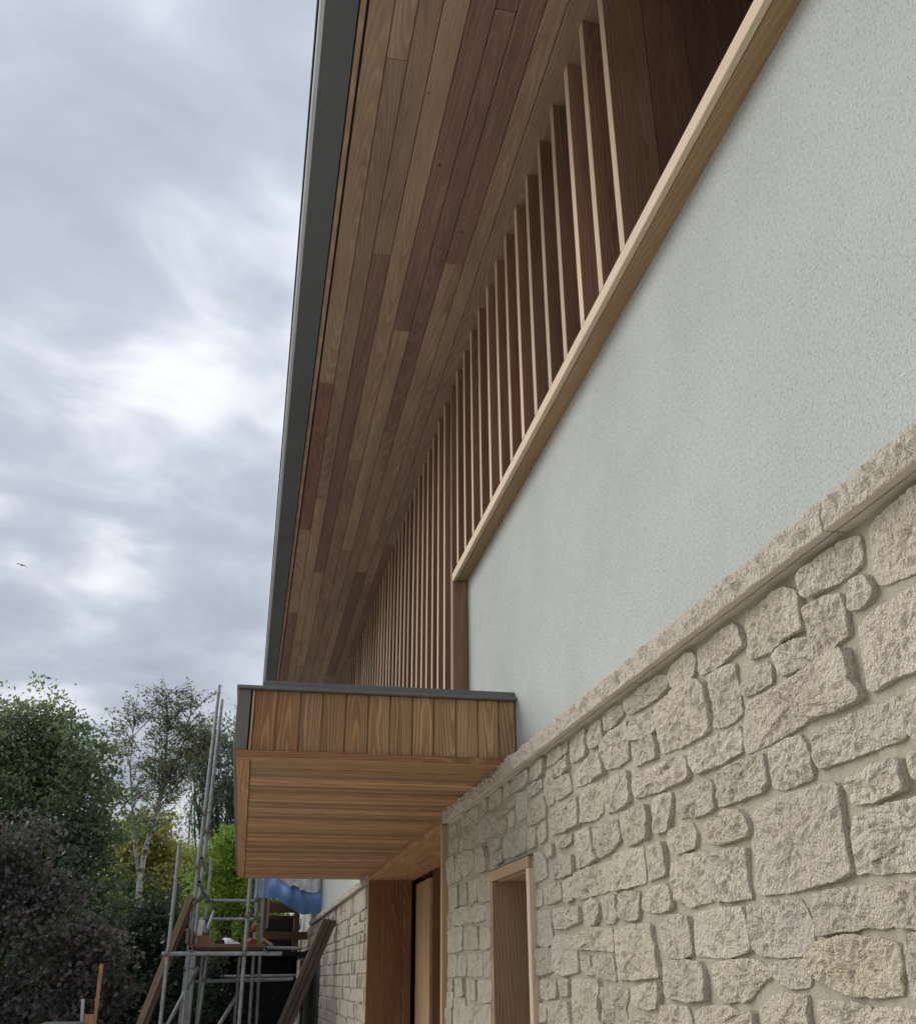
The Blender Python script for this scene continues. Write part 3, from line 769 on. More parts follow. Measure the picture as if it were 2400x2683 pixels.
def stone_geo(poly, res, prot, seed, rough=1.0, grow=0.0):
    """A rock-faced stone from a (y,z) outline: verts and faces in world space."""
    P = [Vector((a, b)) for a, b in poly]
    area = sum(P[i].x * P[(i + 1) % len(P)].y - P[(i + 1) % len(P)].x * P[i].y for i in range(len(P)))
    if area < 0:
        P = P[::-1]
    Q = []
    for i in range(len(P)):                       # take the tips off the corners
        a, b = P[i], P[(i + 1) % len(P)]
        L = (b - a).length
        k = min(0.3, 0.006 / max(L, 1e-4))
        Q += [a.lerp(b, k), a.lerp(b, 1 - k)]
    per = sum((Q[i] - Q[i - 1]).length for i in range(len(Q)))
    n = max(12, min(72, int(per / res)))
    pts, acc, i = [], 0.0, 0
    seg = [(Q[k], Q[(k + 1) % len(Q)]) for k in range(len(Q))]
    lens = [(b - a).length for a, b in seg]
    step = per / n
    k, pos = 0, 0.0
    for j in range(n):
        tgt = j * step
        while pos + lens[k] < tgt:
            pos += lens[k]
            k += 1
        f = (tgt - pos) / max(lens[k], 1e-6)
        pts.append(seg[k][0].lerp(seg[k][1], f))
    cen = sum(pts, Vector((0, 0))) / n
    if grow:
        pts = [p + (p - cen).normalized() * grow for p in pts]
    size = math.sqrt(abs(area) / 2)
    nr = max(3, min(11, int(size / 2 / res)))
    sv = Vector((seed * 7.31, seed * 3.77, seed * 1.93))
    rg = random.Random(seed)
    ty, tz = rg.uniform(-0.08, 0.07), rg.uniform(-0.06, 0.08)
    rings = [(1.006, -0.014), (1.0, prot * 0.84), (0.984, prot * 0.98)]
    for r in range(1, nr + 1):
        s = 0.95 * (1 - r / (nr + 0.6))
        rings.append((s, prot * (1.0 + 0.10 * (1 - s))))
    V, F = [], []
    for s, h in rings:
        for p in pts:
            q = cen + (p - cen) * s
            w3 = Vector((0, q.x, q.y)) + sv
            if s >= 0.97:
                j = rough * (0.0032 * fbm(w3, 55.0, 2) + 0.0028 * noise.noise(w3 * 19.0))
                q = q + (p - cen).normalized() * j
            hh = h
            if h > prot * 0.5:
                k2 = 1.0 if s < 0.97 else (0.6 if s < 0.99 else 0.4)
                hh += k2 * rough * (0.0055 * fbm(w3, 9.0, 2) + 0.0060 * (abs(noise.noise(w3 * 28.0)) * 2 - 0.5) + 0.0075 * fbm(w3, 62.0, 2))
                hh += (ty * (q.x - cen.x) + tz * (q.y - cen.y))
            if h > 0:
                hh = max(hh, 0.0045)
            V.append((X_MORTAR - hh, q.x, q.y))
    m = len(rings)
    for r in range(m - 1):
        for j in range(n):
            a, b = r * n + j, r * n + (j + 1) % n
            F.append([a, a + n, b + n, b])
    V.append((X_MORTAR - rings[-1][1] * 1.02, cen.x, cen.y))
    for j in range(n):
        F.append([(m - 1) * n + j, len(V) - 1, (m - 1) * n + (j + 1) % n])
    return V, F


TRACED = [[tuple(map(float, q.split(','))) for q in l.split()] for l in STONES.strip().splitlines()]
rng = random.Random(5)
YELLOW = {96: (1.08, 1.05, 0.92), 23: (1.05, 1.03, 0.95)}
BB = []
for i, poly in enumerate(TRACED):
    ys = [p[0] for p in poly]
    zs = [p[1] for p in poly]
    BB.append((min(ys), max(ys), min(zs), max(zs)))
    near = sum(ys) / len(ys)
    res = 0.0085 if near < 2.6 else (0.012 if near < 4.4 else 0.016)
    v, f = stone_geo(poly, res, rng.uniform(0.008, 0.0165), i + 1, 1.0 if near < 5 else 0.85, 0.0062)
    o = mesh_obj('stone', v, f, 'stone', stone_wall, False)
    t = YELLOW.get(i, rng.choice(STONE_TINTS))
    k = rng.uniform(1.10, 1.25)
    o.color = (t[0] * k, t[1] * k, t[2] * k, 1)


def course_layout(y0, y1, z0, z1, rs, wmin=0.11, wmax=0.42):
    """Random rubble brought to courses: outlines with jittered corners."""
    out, z = [], z0
    while z < z1 - 0.05:
        h = rs.choice((0.10, 0.13, 0.16, 0.2, 0.23))
        h = min(h, z1 - z)
        if z1 - z - h < 0.07:
            h = z1 - z
        y = y0
        while y < y1 - 0.02:
            wd = rs.uniform(wmin, wmax) * (0.7 + h * 1.8)
            if y1 - y - wd < 0.1:
                wd = y1 - y
            cells = [(y, y + wd, z, z + h)]
            if h > 0.18 and rs.random() < 0.35:
                s = z + h * rs.uniform(0.4, 0.6)
                cells = [(y, y + wd, z, s), (y, y + wd, s, z + h)]
            for a, b, c, e in cells:
                gp = 0.009
                j = lambda: rs.uniform(-0.008, 0.008)
                out.append([(a + gp + j(), e - gp + j()), ((a + b) / 2, e - gp + j()), (b - gp + j(), e - gp + j()), (b - gp + j(), (c + e) / 2),
                            (b - gp + j(), c + gp + j()), ((a + b) / 2, c + gp + j()), (a + gp + j(), c + gp + j()), (a + gp + j(), (c + e) / 2)])
            y += wd
        z += h
    return out


rs = random.Random(11)
fill = MB()
for k, poly in enumerate(course_layout(-1.2, 6.36, 0.0, 2.45, rs)):
    a, b = min(p[0] for p in poly), max(p[0] for p in poly)
    c, e = min(p[1] for p in poly), max(p[1] for p in poly)
    if a < WY1 + 0.05 and b > WY0 - 0.05 and c < WZ1 + 0.06 and e > 0.2:
        continue
    if any(a < B[1] - .004 and b > B[0] + .004 and c < B[3] - .004 and e > B[2] + .004 for B in BB):
        continue
    v, f = stone_geo(poly, 0.05, rs.uniform(0.015, 0.028), 500 + k, 0.7)
    fill.add(v, f)
o = fill.build('stone', 'stone', stone_wall, True)
tag(o, kind='stuff')

far_polys = []
for blk in ((FY0 + 0.06, FO0 - 0.03, 0, 2.45), (FO0 - 0.03, FO1 + 0.03, 2.13, 2.45), (FO1 + 0.03, FY1, 0, 2.45)):
    far_polys += course_layout(*blk, rs, 0.12, 0.36)


def far_size(p):
    y = sum(q[0] for q in p) / len(p)
    z = sum(q[1] for q in p) / len(p)
    if (z - 1.6) / y < -0.04:
        return -1
    wd = max(q[0] for q in p) - min(q[0] for q in p)
    h = max(q[1] for q in p) - min(q[1] for q in p)
    return wd * h / y ** 3


far_polys.sort(key=far_size, reverse=True)
fill = MB()
for k, poly in enumerate(far_polys):
    v, f = stone_geo(poly, 0.035 if k < 130 else 0.09, rs.uniform(0.010, 0.022), 2000 + k, 0.8)
    if k < 130:
        o = mesh_obj('stone', v, f, 'stone', far_wall, True)
        t = rs.choice(STONE_TINTS)
        o.color = (*t, 1)
    else:
        fill.add(v, f)
tag(fill.build('stone', 'stone', far_wall, True), kind='stuff')
# solid black block: shade inside the far wall's opening, put into colour
abox('opening_shade', house, 'deep_shade', 1.23, 1.9, FO0, FO1, 0, 2.085, 'y')
abox('lintel', house, 'lumber', 1.185, 1.26, FO0 - 0.1, FO1 + 0.1, 2.087, 2.13, 'y')

# ------------------------------------------------------------------ string course of rock-faced coping stones
course = mesh_obj('string_course', [(1.215, -1.2, 2.475), (1.215, 6.26, 2.475), (1.215, 6.26, 2.52), (1.215, -1.2, 2.52)], [(0, 3, 2, 1)], 'mortar', house)


def coping(y0, y1, seed, res, parent):
    prof = [(1.245, 2.460), (1.1745, 2.460), (1.1745, 2.468), (1.167, 2.468), (1.167, 2.460), (1.1445, 2.4595), (1.1425, 2.463),
            (1.1405, 2.475), (1.139, 2.489), (1.139, 2.503), (1.1405, 2.516), (1.145, 2.527), (1.153, 2.535), (1.172, 2.545), (1.205, 2.553), (1.245, 2.560)]
    amp = [0, 0, 0, 0, 0, 0, .2, .9, 1.2, 1.2, 1.1, .8, .45, .2, 0, 0]
    ny = max(2, int((y1 - y0) / res))
    n = len(prof)
    V, F = [], []
    sv = Vector((seed * 3.1, seed * 5.7, seed))
    for i in range(ny + 1):
        y = y0 + (y1 - y0) * i / ny
        e = min(1.0, min(i, ny - i) * (y1 - y0) / ny / 0.03)
        for (x, z), a in zip(prof, amp):
            p = Vector((x, y, z)) + sv
            dsp = a * (0.007 * fbm(p, 9.0, 3) + 0.011 * (abs(noise.noise(Vector((p.x * 30, p.y * 19, p.z * 34)))) * 2 - 0.55) + 0.005 * fbm(p, 60.0, 2)) * (0.35 + 0.65 * e)
            V.append((x - dsp + a * 0.004 * (1 - e), y, z + dsp * 0.35))
    for i in range(ny):
        for k in range(n - 1):
            a = i * n + k
            F.append([a, a + 1, a + n + 1, a + n])
    F.append(list(range(n))[::-1])
    F.append([ny * n + k for k in range(n)])
    o = mesh_obj('coping_stone', V, F, 'stone', parent, False)
    o.data.materials.append(M['sawn_stone'])
    o.data.polygons.foreach_set('material_index', [1 if (i % (n - 1)) < 5 else 0 for i in range(ny * (n - 1))] + [1, 1])
    return o


CJ = [-1.2, -0.35, 0.55, 1.766, 2.994, 3.546, 4.341, 5.174, 6.275]
for i in range(len(CJ) - 1):
    o = coping(CJ[i] + 0.004, CJ[i + 1] - 0.004, i + 3, 0.010 if CJ[i] < 3.4 and CJ[i] > 0.5 else 0.02, course)
    k = rng.uniform(0.95, 1.05)
    o.color = (1.17 * k, 1.15 * k, 1.14 * k, 1)
fcourse = mesh_obj('string_course', [(1.215, 10.42, 2.475), (1.215, 19.4, 2.475), (1.215, 19.4, 2.52), (1.215, 10.42, 2.52)], [(0, 3, 2, 1)], 'mortar', house)
y = 10.42
k = 30
while y < 19.3:
    L = min(rng.uniform(0.7, 1.2), 19.4 - y)
    coping(y + 0.004, y + L - 0.004, k, 0.05, fcourse)
    y += L
    k += 1

# ------------------------------------------------------------------ rendered wall
mb = MB()
mb.box(X_RENDER, 1.29, -1.2, 5.865, 2.47, 3.90)
mb.box(X_RENDER, 1.29, 5.865, 10.5, 2.54, 2.90)
mb.box(X_RENDER, 1.29, 10.5, 14.1, 2.47, 2.86)
mb.box(X_RENDER, 1.29, 14.1, 24.0, 2.47, Z_SOF)
render_wall = mb.build('render_wall', 'render', house)

# ------------------------------------------------------------------ slatted upper wall
backing = mesh_obj('slat_screen', [(1.306, 2.69, 2.8), (1.306, 14.1, 2.8), (1.306, 14.1, 5.4), (1.306, 2.69, 5.4)], [(0, 3, 2, 1)], 'slat_wood', house)
SL0, SLD = 2.652, 0.2329
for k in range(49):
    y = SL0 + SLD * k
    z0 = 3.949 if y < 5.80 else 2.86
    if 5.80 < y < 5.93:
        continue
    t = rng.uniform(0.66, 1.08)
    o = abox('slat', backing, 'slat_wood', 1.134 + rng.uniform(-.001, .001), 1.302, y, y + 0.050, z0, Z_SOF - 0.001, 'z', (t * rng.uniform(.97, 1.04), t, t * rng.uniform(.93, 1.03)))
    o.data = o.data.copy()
    o.data.materials.append(M['lit_edge_wood'])
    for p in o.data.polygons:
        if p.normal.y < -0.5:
            p.material_index = 1  # front face gets the lit copy, sides keep the darkened timber
# timber-lined recess between the last slat and the camera
for a, b, t in ((1.3055, 1.4785, 0.62), (1.4805, 1.69, 0.55), (1.692, 1.898, 0.6)):
    abox('reveal_board', backing, 'slat_wood', a, b, SL0 + 0.002, SL0 + 0.03, 3.93, Z_SOF - 0.001, 'z', (t, t * .95, t * .95))
abox('reveal_board', backing, 'slat_wood', 1.30, 1.9, -1.2, SL0, 3.915, 3.935, 'y', 0.6)
abox('reveal_board', backing, 'slat_wood', 1.302, 1.9, -1.2, SL0, Z_SOF, Z_SOF + 0.018, 'y', 0.6)
abox('recess_pane', backing, 'glass', 1.90, 1.92, -1.2, SL0 + 0.03, 3.93, Z_SOF, 'y')
for k in range(49):                                 # boards closing the bays between the slats
    y = SL0 + SLD * k + 0.056
    z0 = 3.949 if y < 5.75 else 2.86
    t = rng.uniform(0.75, 1.0)
    abox('backing_board', backing, 'slat_wood', 1.285, 1.304, y, y + SLD - 0.060, z0, Z_SOF - 0.001, 'z', t)

# sill moulding under the slats and the corner post it returns into
sill = abox('sill_moulding', house, 'lit_edge_wood', 1.134, 1.156, -1.2, 5.888, 3.8915, 3.9485, 'y', 1.0, 0.002)  # front strip in the lit timber copy, daylight put into its colour
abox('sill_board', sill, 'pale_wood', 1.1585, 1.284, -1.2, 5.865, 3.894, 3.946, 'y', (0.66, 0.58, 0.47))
abox('corner_post', house, 'slat_wood', 1.134, 1.228, 5.866, 5.90, 2.858, 3.891, 'z', 1.0)
abox('corner_post_edge', house, 'slat_wood', 1.1345, 1.30, 5.9, 5.94, 2.858, Z_SOF - 0.002, 'z', 0.95)

# ------------------------------------------------------------------ soffit
soffit = mesh_obj('soffit', [(0.17, -1.2, 5.387), (1.32, -1.2, 5.387), (1.32, 24, 5.387), (0.17, 24, 5.387)], [(0, 1, 2, 3)], 'dark', house)
RX = [0.2185, 0.327, 0.425, 0.530, 0.643, 0.752, 0.847, 0.959, 1.051, 1.300]
LT, MD, DK, RD = (1.05, 1.03, 0.98), (0.88, 0.86, 0.86), (0.66, 0.58, 0.62), (0.74, 0.58, 0.60)
ROWS = {0: ([-1.2, 2.1, 6.03, 8.6, 10.94, 14.2, 18, 24], [MD, LT, RD, LT, DK, MD, LT]),
        1: ([-1.2, 0.4, 3.24, 7.9, 12.0, 16, 20, 24], [LT, LT, MD, LT, LT, MD, LT]),
        2: ([-1.2, 1.2, 4.594, 9.642, 13.1, 17, 24], [MD, MD, DK, LT, MD, LT]),
        3: ([-1.2, 2.7, 7.146, 11.8, 16, 20, 24], [LT, LT, MD, MD, LT, MD]),
        4: ([-1.2, 2.0, 5.312, 9.0, 12.8, 17, 24], [DK, DK, LT, MD, MD, LT]),
        5: ([-1.2, 2.9, 6.624, 10.842, 15, 19, 24], [DK, DK, MD, LT, DK, MD]),
        6: ([-1.2, 1.5, 4.598, 9.566, 13.5, 18, 24], [DK, DK, LT, DK, MD, LT]),
        7: ([-1.2, 2.2, 5.847, 9.9, 14.0, 18, 24], [LT, LT, MD, MD, DK, LT]),
        8: ([-1.2, 1.7, 5.1, 8.8, 12.6, 17, 24], [MD, MD, MD, DK, MD, LT])}
for r, (ys, ts) in ROWS.items():
    for a, b, t in zip(ys[:-1], ys[1:], ts):
        k = rng.uniform(0.93, 1.07)
        abox('soffit_board', soffit, 'soffit_wood', RX[r] + 0.0015, RX[r + 1] - 0.0015, a + 0.001, b - 0.001, Z_SOF, Z_SOF + 0.018, 'y', tuple(q * k for q in t), 0.003)
abox('edge_trim', soffit, 'soffit_wood', 0.183, 0.2085, -1.2, 24, Z_SOF - 0.004, Z_SOF + 0.018, 'y', (1.1, 1.05, 1))

# fascia and eaves edge
fascia = extrude_y('fascia', house, 'fascia', [(0.036, 5.362), (0.175, 5.362), (0.175, 5.40), (0.30, 5.42), (0.30, 5.58), (0.020, 5.56), (0.020, 5.385)], -1.2, 24)
extrude_y('eaves_edge', fascia, 'zinc', [(0.0135, 5.366), (0.0350, 5.360), (0.0352, 5.374), (0.0190, 5.384), (0.0190, 5.575), (0.0125, 5.575)], -1.2, 24)
mb = MB()
mb.add([(0.0, -1.2, 5.58), (5.0, -1.2, 7.9), (5.0, 24, 7.9), (0.0, 24, 5.58), (0.0, -1.2, 5.63), (5.0, -1.2, 7.95), (5.0, 24, 7.95), (0.0, 24, 5.63),
        (10.0, -1.2, 5.58), (10.0, 24, 5.58), (10.0, -1.2, 5.63), (10.0, 24, 5.63)],
       [(0, 1, 2, 3)[::-1], (4, 5, 6, 7), (0, 3, 7, 4), (1, 8, 9, 2)[::-1], (5, 10, 11, 6), (8, 9, 11, 10), (0, 4, 5, 1), (1, 5, 10, 8), (3, 2, 6, 7), (2, 9, 11, 6)])
mb.build('roof', 'roof', house)
# far gable, rear and near walls of the shell
mb = MB()
mb.box(1.31, 9.6, 24.0, 24.1, 0, 5.5)
mb.box(9.6, 9.7, -1.3, 24.1, 0, 5.5)
mb.box(1.2, 9.6, -1.3, -1.2, 0, 5.5)
mb.add([(0.3, 24.05, 5.5), (9.7, 24.05, 5.5), (5, 24.05, 7.85)], [(0, 1, 2)])
mb.add([(0.3, -1.25, 5.5), (9.7, -1.25, 5.5), (5, -1.25, 7.85)], [(0, 2, 1)])
mb.build('rear_wall', 'render', house)

# ------------------------------------------------------------------ window with timber surround
win = abox('window', house, 'dark', 1.50, 1.52, 4.36, 5.08, 0.24, 2.07, 'z')
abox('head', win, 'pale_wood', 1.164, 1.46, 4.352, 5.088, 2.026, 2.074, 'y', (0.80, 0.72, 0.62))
abox('jamb', win, 'slat_wood', 1.165, 1.46, 5.040, 5.087, 0.25, 2.0255, 'z', (1.12, 1.22, 1.15))
abox('jamb', win, 'lit_edge_wood', 1.165, 1.46, 4.353, 4.400, 0.25, 2.0255, 'z', 1.0)  # lit timber copy: brightness of the front edge put into the colour
abox('sill', win, 'pale_wood', 1.15, 1.46, 4.35, 5.09, 0.20, 0.2495, 'y')
abox('pane', win, 'glass', 1.465, 1.485, 4.401, 5.039, 0.25, 2.025, 'z')
abox('lead_flashing', win, 'flashing', 1.162, 1.23, 4.33, 5.12, 2.0755, 2.080, 'y')

# ------------------------------------------------------------------ entrance recess
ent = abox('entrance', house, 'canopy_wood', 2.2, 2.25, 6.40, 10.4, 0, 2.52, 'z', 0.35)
CW = (0.95, 0.88, 0.82)
abox('jamb', ent, 'pale_wood', 1.165, 1.60, 6.392, 6.445, 0, 2.4675, 'z', (0.95, 0.88, 0.80))
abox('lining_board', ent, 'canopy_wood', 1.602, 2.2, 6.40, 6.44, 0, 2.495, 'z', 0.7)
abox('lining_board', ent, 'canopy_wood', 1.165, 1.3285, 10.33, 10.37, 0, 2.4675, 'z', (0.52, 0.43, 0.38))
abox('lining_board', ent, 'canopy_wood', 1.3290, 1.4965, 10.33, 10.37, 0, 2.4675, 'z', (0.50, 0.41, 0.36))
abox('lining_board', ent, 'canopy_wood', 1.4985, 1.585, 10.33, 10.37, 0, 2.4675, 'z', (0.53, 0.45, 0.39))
abox('corner_slot', ent, 'dark', 1.66, 1.70, 10.16, 10.4, 0, 2.4675, 'z')
abox('door_panel', ent, 'pale_wood', 1.60, 1.63, 9.38, 9.77, 0, 2.42, 'z', (0.80, 0.68, 0.54))
abox('door_panel', ent, 'pale_wood', 1.60, 1.63, 9.773, 10.165, 0, 2.42, 'z', (0.72, 0.58, 0.45))
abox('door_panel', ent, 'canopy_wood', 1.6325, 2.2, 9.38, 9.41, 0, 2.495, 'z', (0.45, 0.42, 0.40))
for i, (a, b) in enumerate(((1.165, 1.308), (1.311, 1.453), (1.456, 1.60))):
    abox('head_board', ent, 'canopy_wood', a, b, 6.40, 10.37, 2.468, 2.495, 'y', (1.02 - .03 * i, 0.95 - .03 * i, 0.9 - .03 * i))
abox('head_board', ent, 'canopy_wood', 1.602, 2.2, 6.40, 10.37, 2.4975, 2.52, 'y', 0.7)
abox('head_fascia', ent, 'canopy_wood', 1.165, 1.19, 6.30, 10.41, 2.4965, 2.545, 'y', (0.75, 0.7, 0.66))

# ------------------------------------------------------------------ flat canopy over the entrance
can = mesh_obj('canopy', [], [], 'dark', house) if False else None
mb = MB()
mb.box(-0.048, 1.232, 4.765, 10.94, 2.545, 2.835)
can = mb.build('canopy', 'dark', house)
BX = [-0.030, 0.0755, 0.184, 0.288, 0.397, 0.505, 0.609, 0.717, 0.821, 0.930, 1.038, 1.142, 1.226]
BT = [(0.74, 0.62, 0.58), (0.76, 0.64, 0.60), (0.76, 0.72, 0.72), (0.74, 0.68, 0.66), (0.76, 0.68, 0.64), (0.84, 0.80, 0.76),
      (0.86, 0.84, 0.80), (0.88, 0.85, 0.80), (0.86, 0.85, 0.80), (0.92, 0.91, 0.88), (0.88, 0.89, 0.86), (0.82, 0.85, 0.84)]
for i in range(12):
    abox('face_board', can, 'canopy_wood', BX[i] + 0.0040, BX[i + 1] - 0.0040, 4.737, 4.7435, 2.554, 2.8345, 'z', BT[i], 0.003)
abox('face_backing', can, 'canopy_wood', -0.03, 1.229, 4.7445, 4.7645, 2.553, 2.8345, 'z', 0.66)
abox('corner_bead', can, 'pale_wood', -0.042, -0.031, 4.733, 4.7435, 2.554, 2.8345, 'z', (1.0, 0.9, 0.8), 0.001)
abox('bottom_trim', can, 'canopy_wood', -0.090, 1.226, 4.715, 4.735, 2.5235, 2.5525, 'x', (0.66, 0.54, 0.50))
abox('border_board', can, 'canopy_wood', -0.090, 1.226, 4.7365, 4.795, 2.5245, 2.545, 'x', (0.92, 0.84, 0.78))
abox('border_board', can, 'canopy_wood', -0.028, 1.226, 4.799, 4.862, 2.5265, 2.545, 'x', (0.84, 0.76, 0.70))
abox('border_board', can, 'canopy_wood', -0.090, -0.030, 4.797, 10.948, 2.5245, 2.545, 'y', (0.95, 0.85, 0.78))
abox('border_board', can, 'canopy_wood', -0.028, 1.226, 10.86, 10.948, 2.5245, 2.545, 'x', (0.95, 0.88, 0.8))
n = 76
for i in range(n):
    a = 4.866 + (10.856 - 4.866) * i / n
    b = 4.866 + (10.856 - 4.866) * (i + 1) / n
    k = rng.choice((0.58, 0.74, 0.86, 0.95, 1.05, 1.14)) * rng.uniform(0.95, 1.05)
    abox('soffit_board', can, 'canopy_wood', -0.027, 1.226, a + 0.0022, b - 0.0022, 2.5255 + rng.uniform(0, .005), 2.545, 'x', (k, k * rng.uniform(.90, .99), k * rng.uniform(.84, .98)), 0.008)
abox('side_cladding', can, 'bronze', -0.110, -0.049, 4.722, 10.95, 2.554, 2.8345, 'y', (1, 1, 1), 0.003)
abox('drip_flashing', can, 'flashing', -0.116, 1.236, 4.700, 10.96, 2.836, 2.850, 'x', 1.0, 0.002)
abox('roof_upstand', can, 'flashing', 0.0, 1.229, 4.752, 4.80, 2.851, 2.888, 'x', 1.0, 0.003)
abox('roof_sheet', can, 'flashing', 0.0, 1.229, 4.802, 10.9, 2.851, 2.880, 'y', 1.0, 0.003)

# ------------------------------------------------------------------ scaffold
R = 0.0242
scaf = empty('scaffold', (-0.2, 15.4, 0.0), 'galvanised tube scaffold tower with timber platform below the hedge trees', 'scaffold')


def tube(name, parent, p0, p1, mat='galv', r=R, n=12):
    p0, p1 = Vector(p0), Vector(p1)
    mb = MB()
    d = (p1 - p0).normalized()
    a = d.cross(Vector((0, 0, 1)) if abs(d.z) < .9 else Vector((1, 0, 0))).normalized()
    b = d.cross(a)
    ri = r * 0.84
    for c, rr in ((p0, ri), (p0, r), (p1, r), (p1, ri)):
        for k in range(n):
            an = 2 * math.pi * k / n
            mb.v.append(tuple(c + (a * math.cos(an) + b * math.sin(an)) * rr))
    for s in range(4):
        for k in range(n):
            q = ((s * n + k), (s * n + (k + 1) % n), ((s + 1) % 4 * n + (k + 1) % n), ((s + 1) % 4 * n + k))
            mb.f.append(list(q))
    return mb.build(name, mat, parent, True)


def coupler(parent, p, d=(1, 0, 0)):
    p = Vector(p)
    mb = MB()
    s = 0.036
    mb.tube([p + Vector((0, 0, -0.03)), p + Vector((0, 0, 0.03))], 0.034, 8)
    q = p + Vector((0, -0.045, 0))
    dv = Vector(d).normalized()
    mb.tube([q - dv * 0.03, q + dv * 0.03], 0.034, 8)
    mb.tube([p + Vector((0.02, -0.02, 0.012)), p + Vector((0.085, -0.045, 0.012))], 0.009, 6)
    mb.tube([q + Vector((0, 0, 0.02)), q + Vector((0.01, -0.01, 0.07))], 0.009, 6)
    return mb.build('coupler', 'rusty', parent)


def standard(x, y, z1, z0=0.0, x2=None, cs=()):
    t = tube('standard', scaf, (x if x2 is None else x2, y, z0), (x, y, z1))
    for z in cs:
        f = (z - z0) / (z1 - z0)
        coupler(t, ((x if x2 is None else x2 + (x - x2) * f), y, z))
    return t


standard(-0.89, 14.0, 3.18, cs=(1.89,))
standard(-0.61, 14.6, 5.46, x2=-0.71, cs=(3.66, 2.72, 1.95, 1.72))
standard(-0.575, 15.2, 5.40, x2=-0.67, cs=(3.5, 2.6))
standard(-0.65, 14.4, 3.24, cs=(2.95, 2.5))
standard(-0.55, 16.4, 3.26, cs=(2.66, 2.41))
standard(-0.60, 15.0, 2.0)
standard(-0.46, 15.8, 1.98, x2=-0.56, cs=(1.6,))
standard(0.04, 14.0, 3.4, cs=(1.89, 2.33))
standard(0.15, 16.0, 3.5, x2=0.20, cs=(2.66, 2.41))
standard(0.26, 17.0, 3.2, x2=0.32, cs=(2.04,))
standard(-0.02, 16.9, 1.9)
for a, b in (((-0.96, 13.95, 1.89), (0.50, 13.95, 1.89)), ((0.30, 17.05, 2.04), (0.92, 17.05, 2.03)), ((-0.60, 16.45, 2.665), (0.16, 16.45, 2.67)),
             ((-0.64, 16.45, 2.41), (0.18, 16.45, 2.41)), ((-0.62, 16.5, 1.57), (0.78, 16.5, 1.60)), ((-0.24, 18.0, 1.64), (0.9, 18.0, 1.65))):
    tube('ledger', scaf, a, b)
for x, z, y0, y1 in ((-0.62, 1.945, 13.85, 16.9), (0.30, 1.945, 13.85, 17.3), (-0.60, 2.74, 14.1, 16.8), (-0.60, 3.03, 14.1, 15.6)):
    tube('transom', scaf, (x, y0, z), (x, y1, z))
tube('brace', scaf, (0.05, 15.0, 1.52), (-0.75, 15.0, 0.1))
tube('brace', scaf, (-0.52, 14.5, 1.75), (-1.33, 14.5, 0.05))
tube('stub_tube', scaf, (-0.43, 16.0, 2.50), (-0.55, 15.9, 2.06))
coupler(scaf.children[-1], (-0.52, 15.95, 2.2))
for i in range(5):
    y = 14.15 + i * 0.245
    abox('platform_board', scaf, 'lumber', -0.66, 0.30, y, y + 0.225, 1.972, 2.010, 'x', (0.75 + .08 * (i % 3), 0.62 + .06 * (i % 2), 0.55))
for i in range(5):
    y = 15.38 + i * 0.245
    abox('platform_board', scaf, 'lumber', -0.64, 0.30, y, y + 0.225, 1.972, 2.010, 'x', (0.7 + .06 * (i % 2), 0.62, 0.55))
abox('toe_board', scaf, 'lumber', -0.70, -0.665, 14.1, 16.6, 2.012, 2.19, 'y', 0.8)

# clutter on the platform
bx = empty('box', (-0.47, 14.62, 2.01), 'small open brown cardboard box on the scaffold platform', 'box')
abox('side', bx, 'card', -0.57, -0.39, 14.5, 14.506, 2.011, 2.115, 'x')
abox('side', bx, 'card', -0.57, -0.39, 14.72, 14.726, 2.011, 2.115, 'x')
abox('side', bx, 'card', -0.57, -0.564, 14.507, 14.719, 2.011, 2.115, 'y')
abox('side', bx, 'card', -0.396, -0.39, 14.507, 14.719, 2.011, 2.115, 'y')
abox('flap', bx, 'card', -0.63, -0.571, 14.5, 14.72, 2.112, 2.116, 'y')
abox('base', bx, 'card', -0.563, -0.397, 14.507, 14.719, 2.011, 2.016, 'y')
o = board('board', None, 'white_sheet', (-0.585, 14.95, 2.012), (-0.55, 14.95, 2.33), 0.07, 0.02, (1, 0, 0))
tag(o, 'upright white offcut standing on the scaffold platform behind the box', 'board')
o = abox('tool_case', None, 'black_plastic', -0.36, -0.23, 14.9, 15.1, 2.011, 2.085, 'x', 1, 0.012)
tag(o, 'flat black tool case on the scaffold platform beside the cardboard box', 'case')


def crumpled(name, x0, x1, y0, y1, z0, h, mat, seed, n=14):
    V, F = [], []
    for j in range(n + 1):
        for i in range(n + 1):
            u, v = i / n, j / n
            p = Vector((u * 3 + seed, v * 3, seed))
            b = math.sin(math.pi * u) * math.sin(math.pi * v)
            z = z0 + 0.004 + h * (b ** 0.6) * (0.65 + 0.55 * fbm(p, 1.3, 3)) if b > 1e-6 else z0 + 0.003
            V.append((x0 + (x1 - x0) * u + 0.03 * noise.noise(p * 2), y0 + (y1 - y0) * v + 0.03 * noise.noise(p * 2.3), max(z, z0 + 0.003)))
    for j in range(n):
        for i in range(n):
            a = j * (n + 1) + i
            F.append([a, a + 1, a + n + 2, a + n + 1])
    return mesh_obj(name, V, F, mat, None, True)


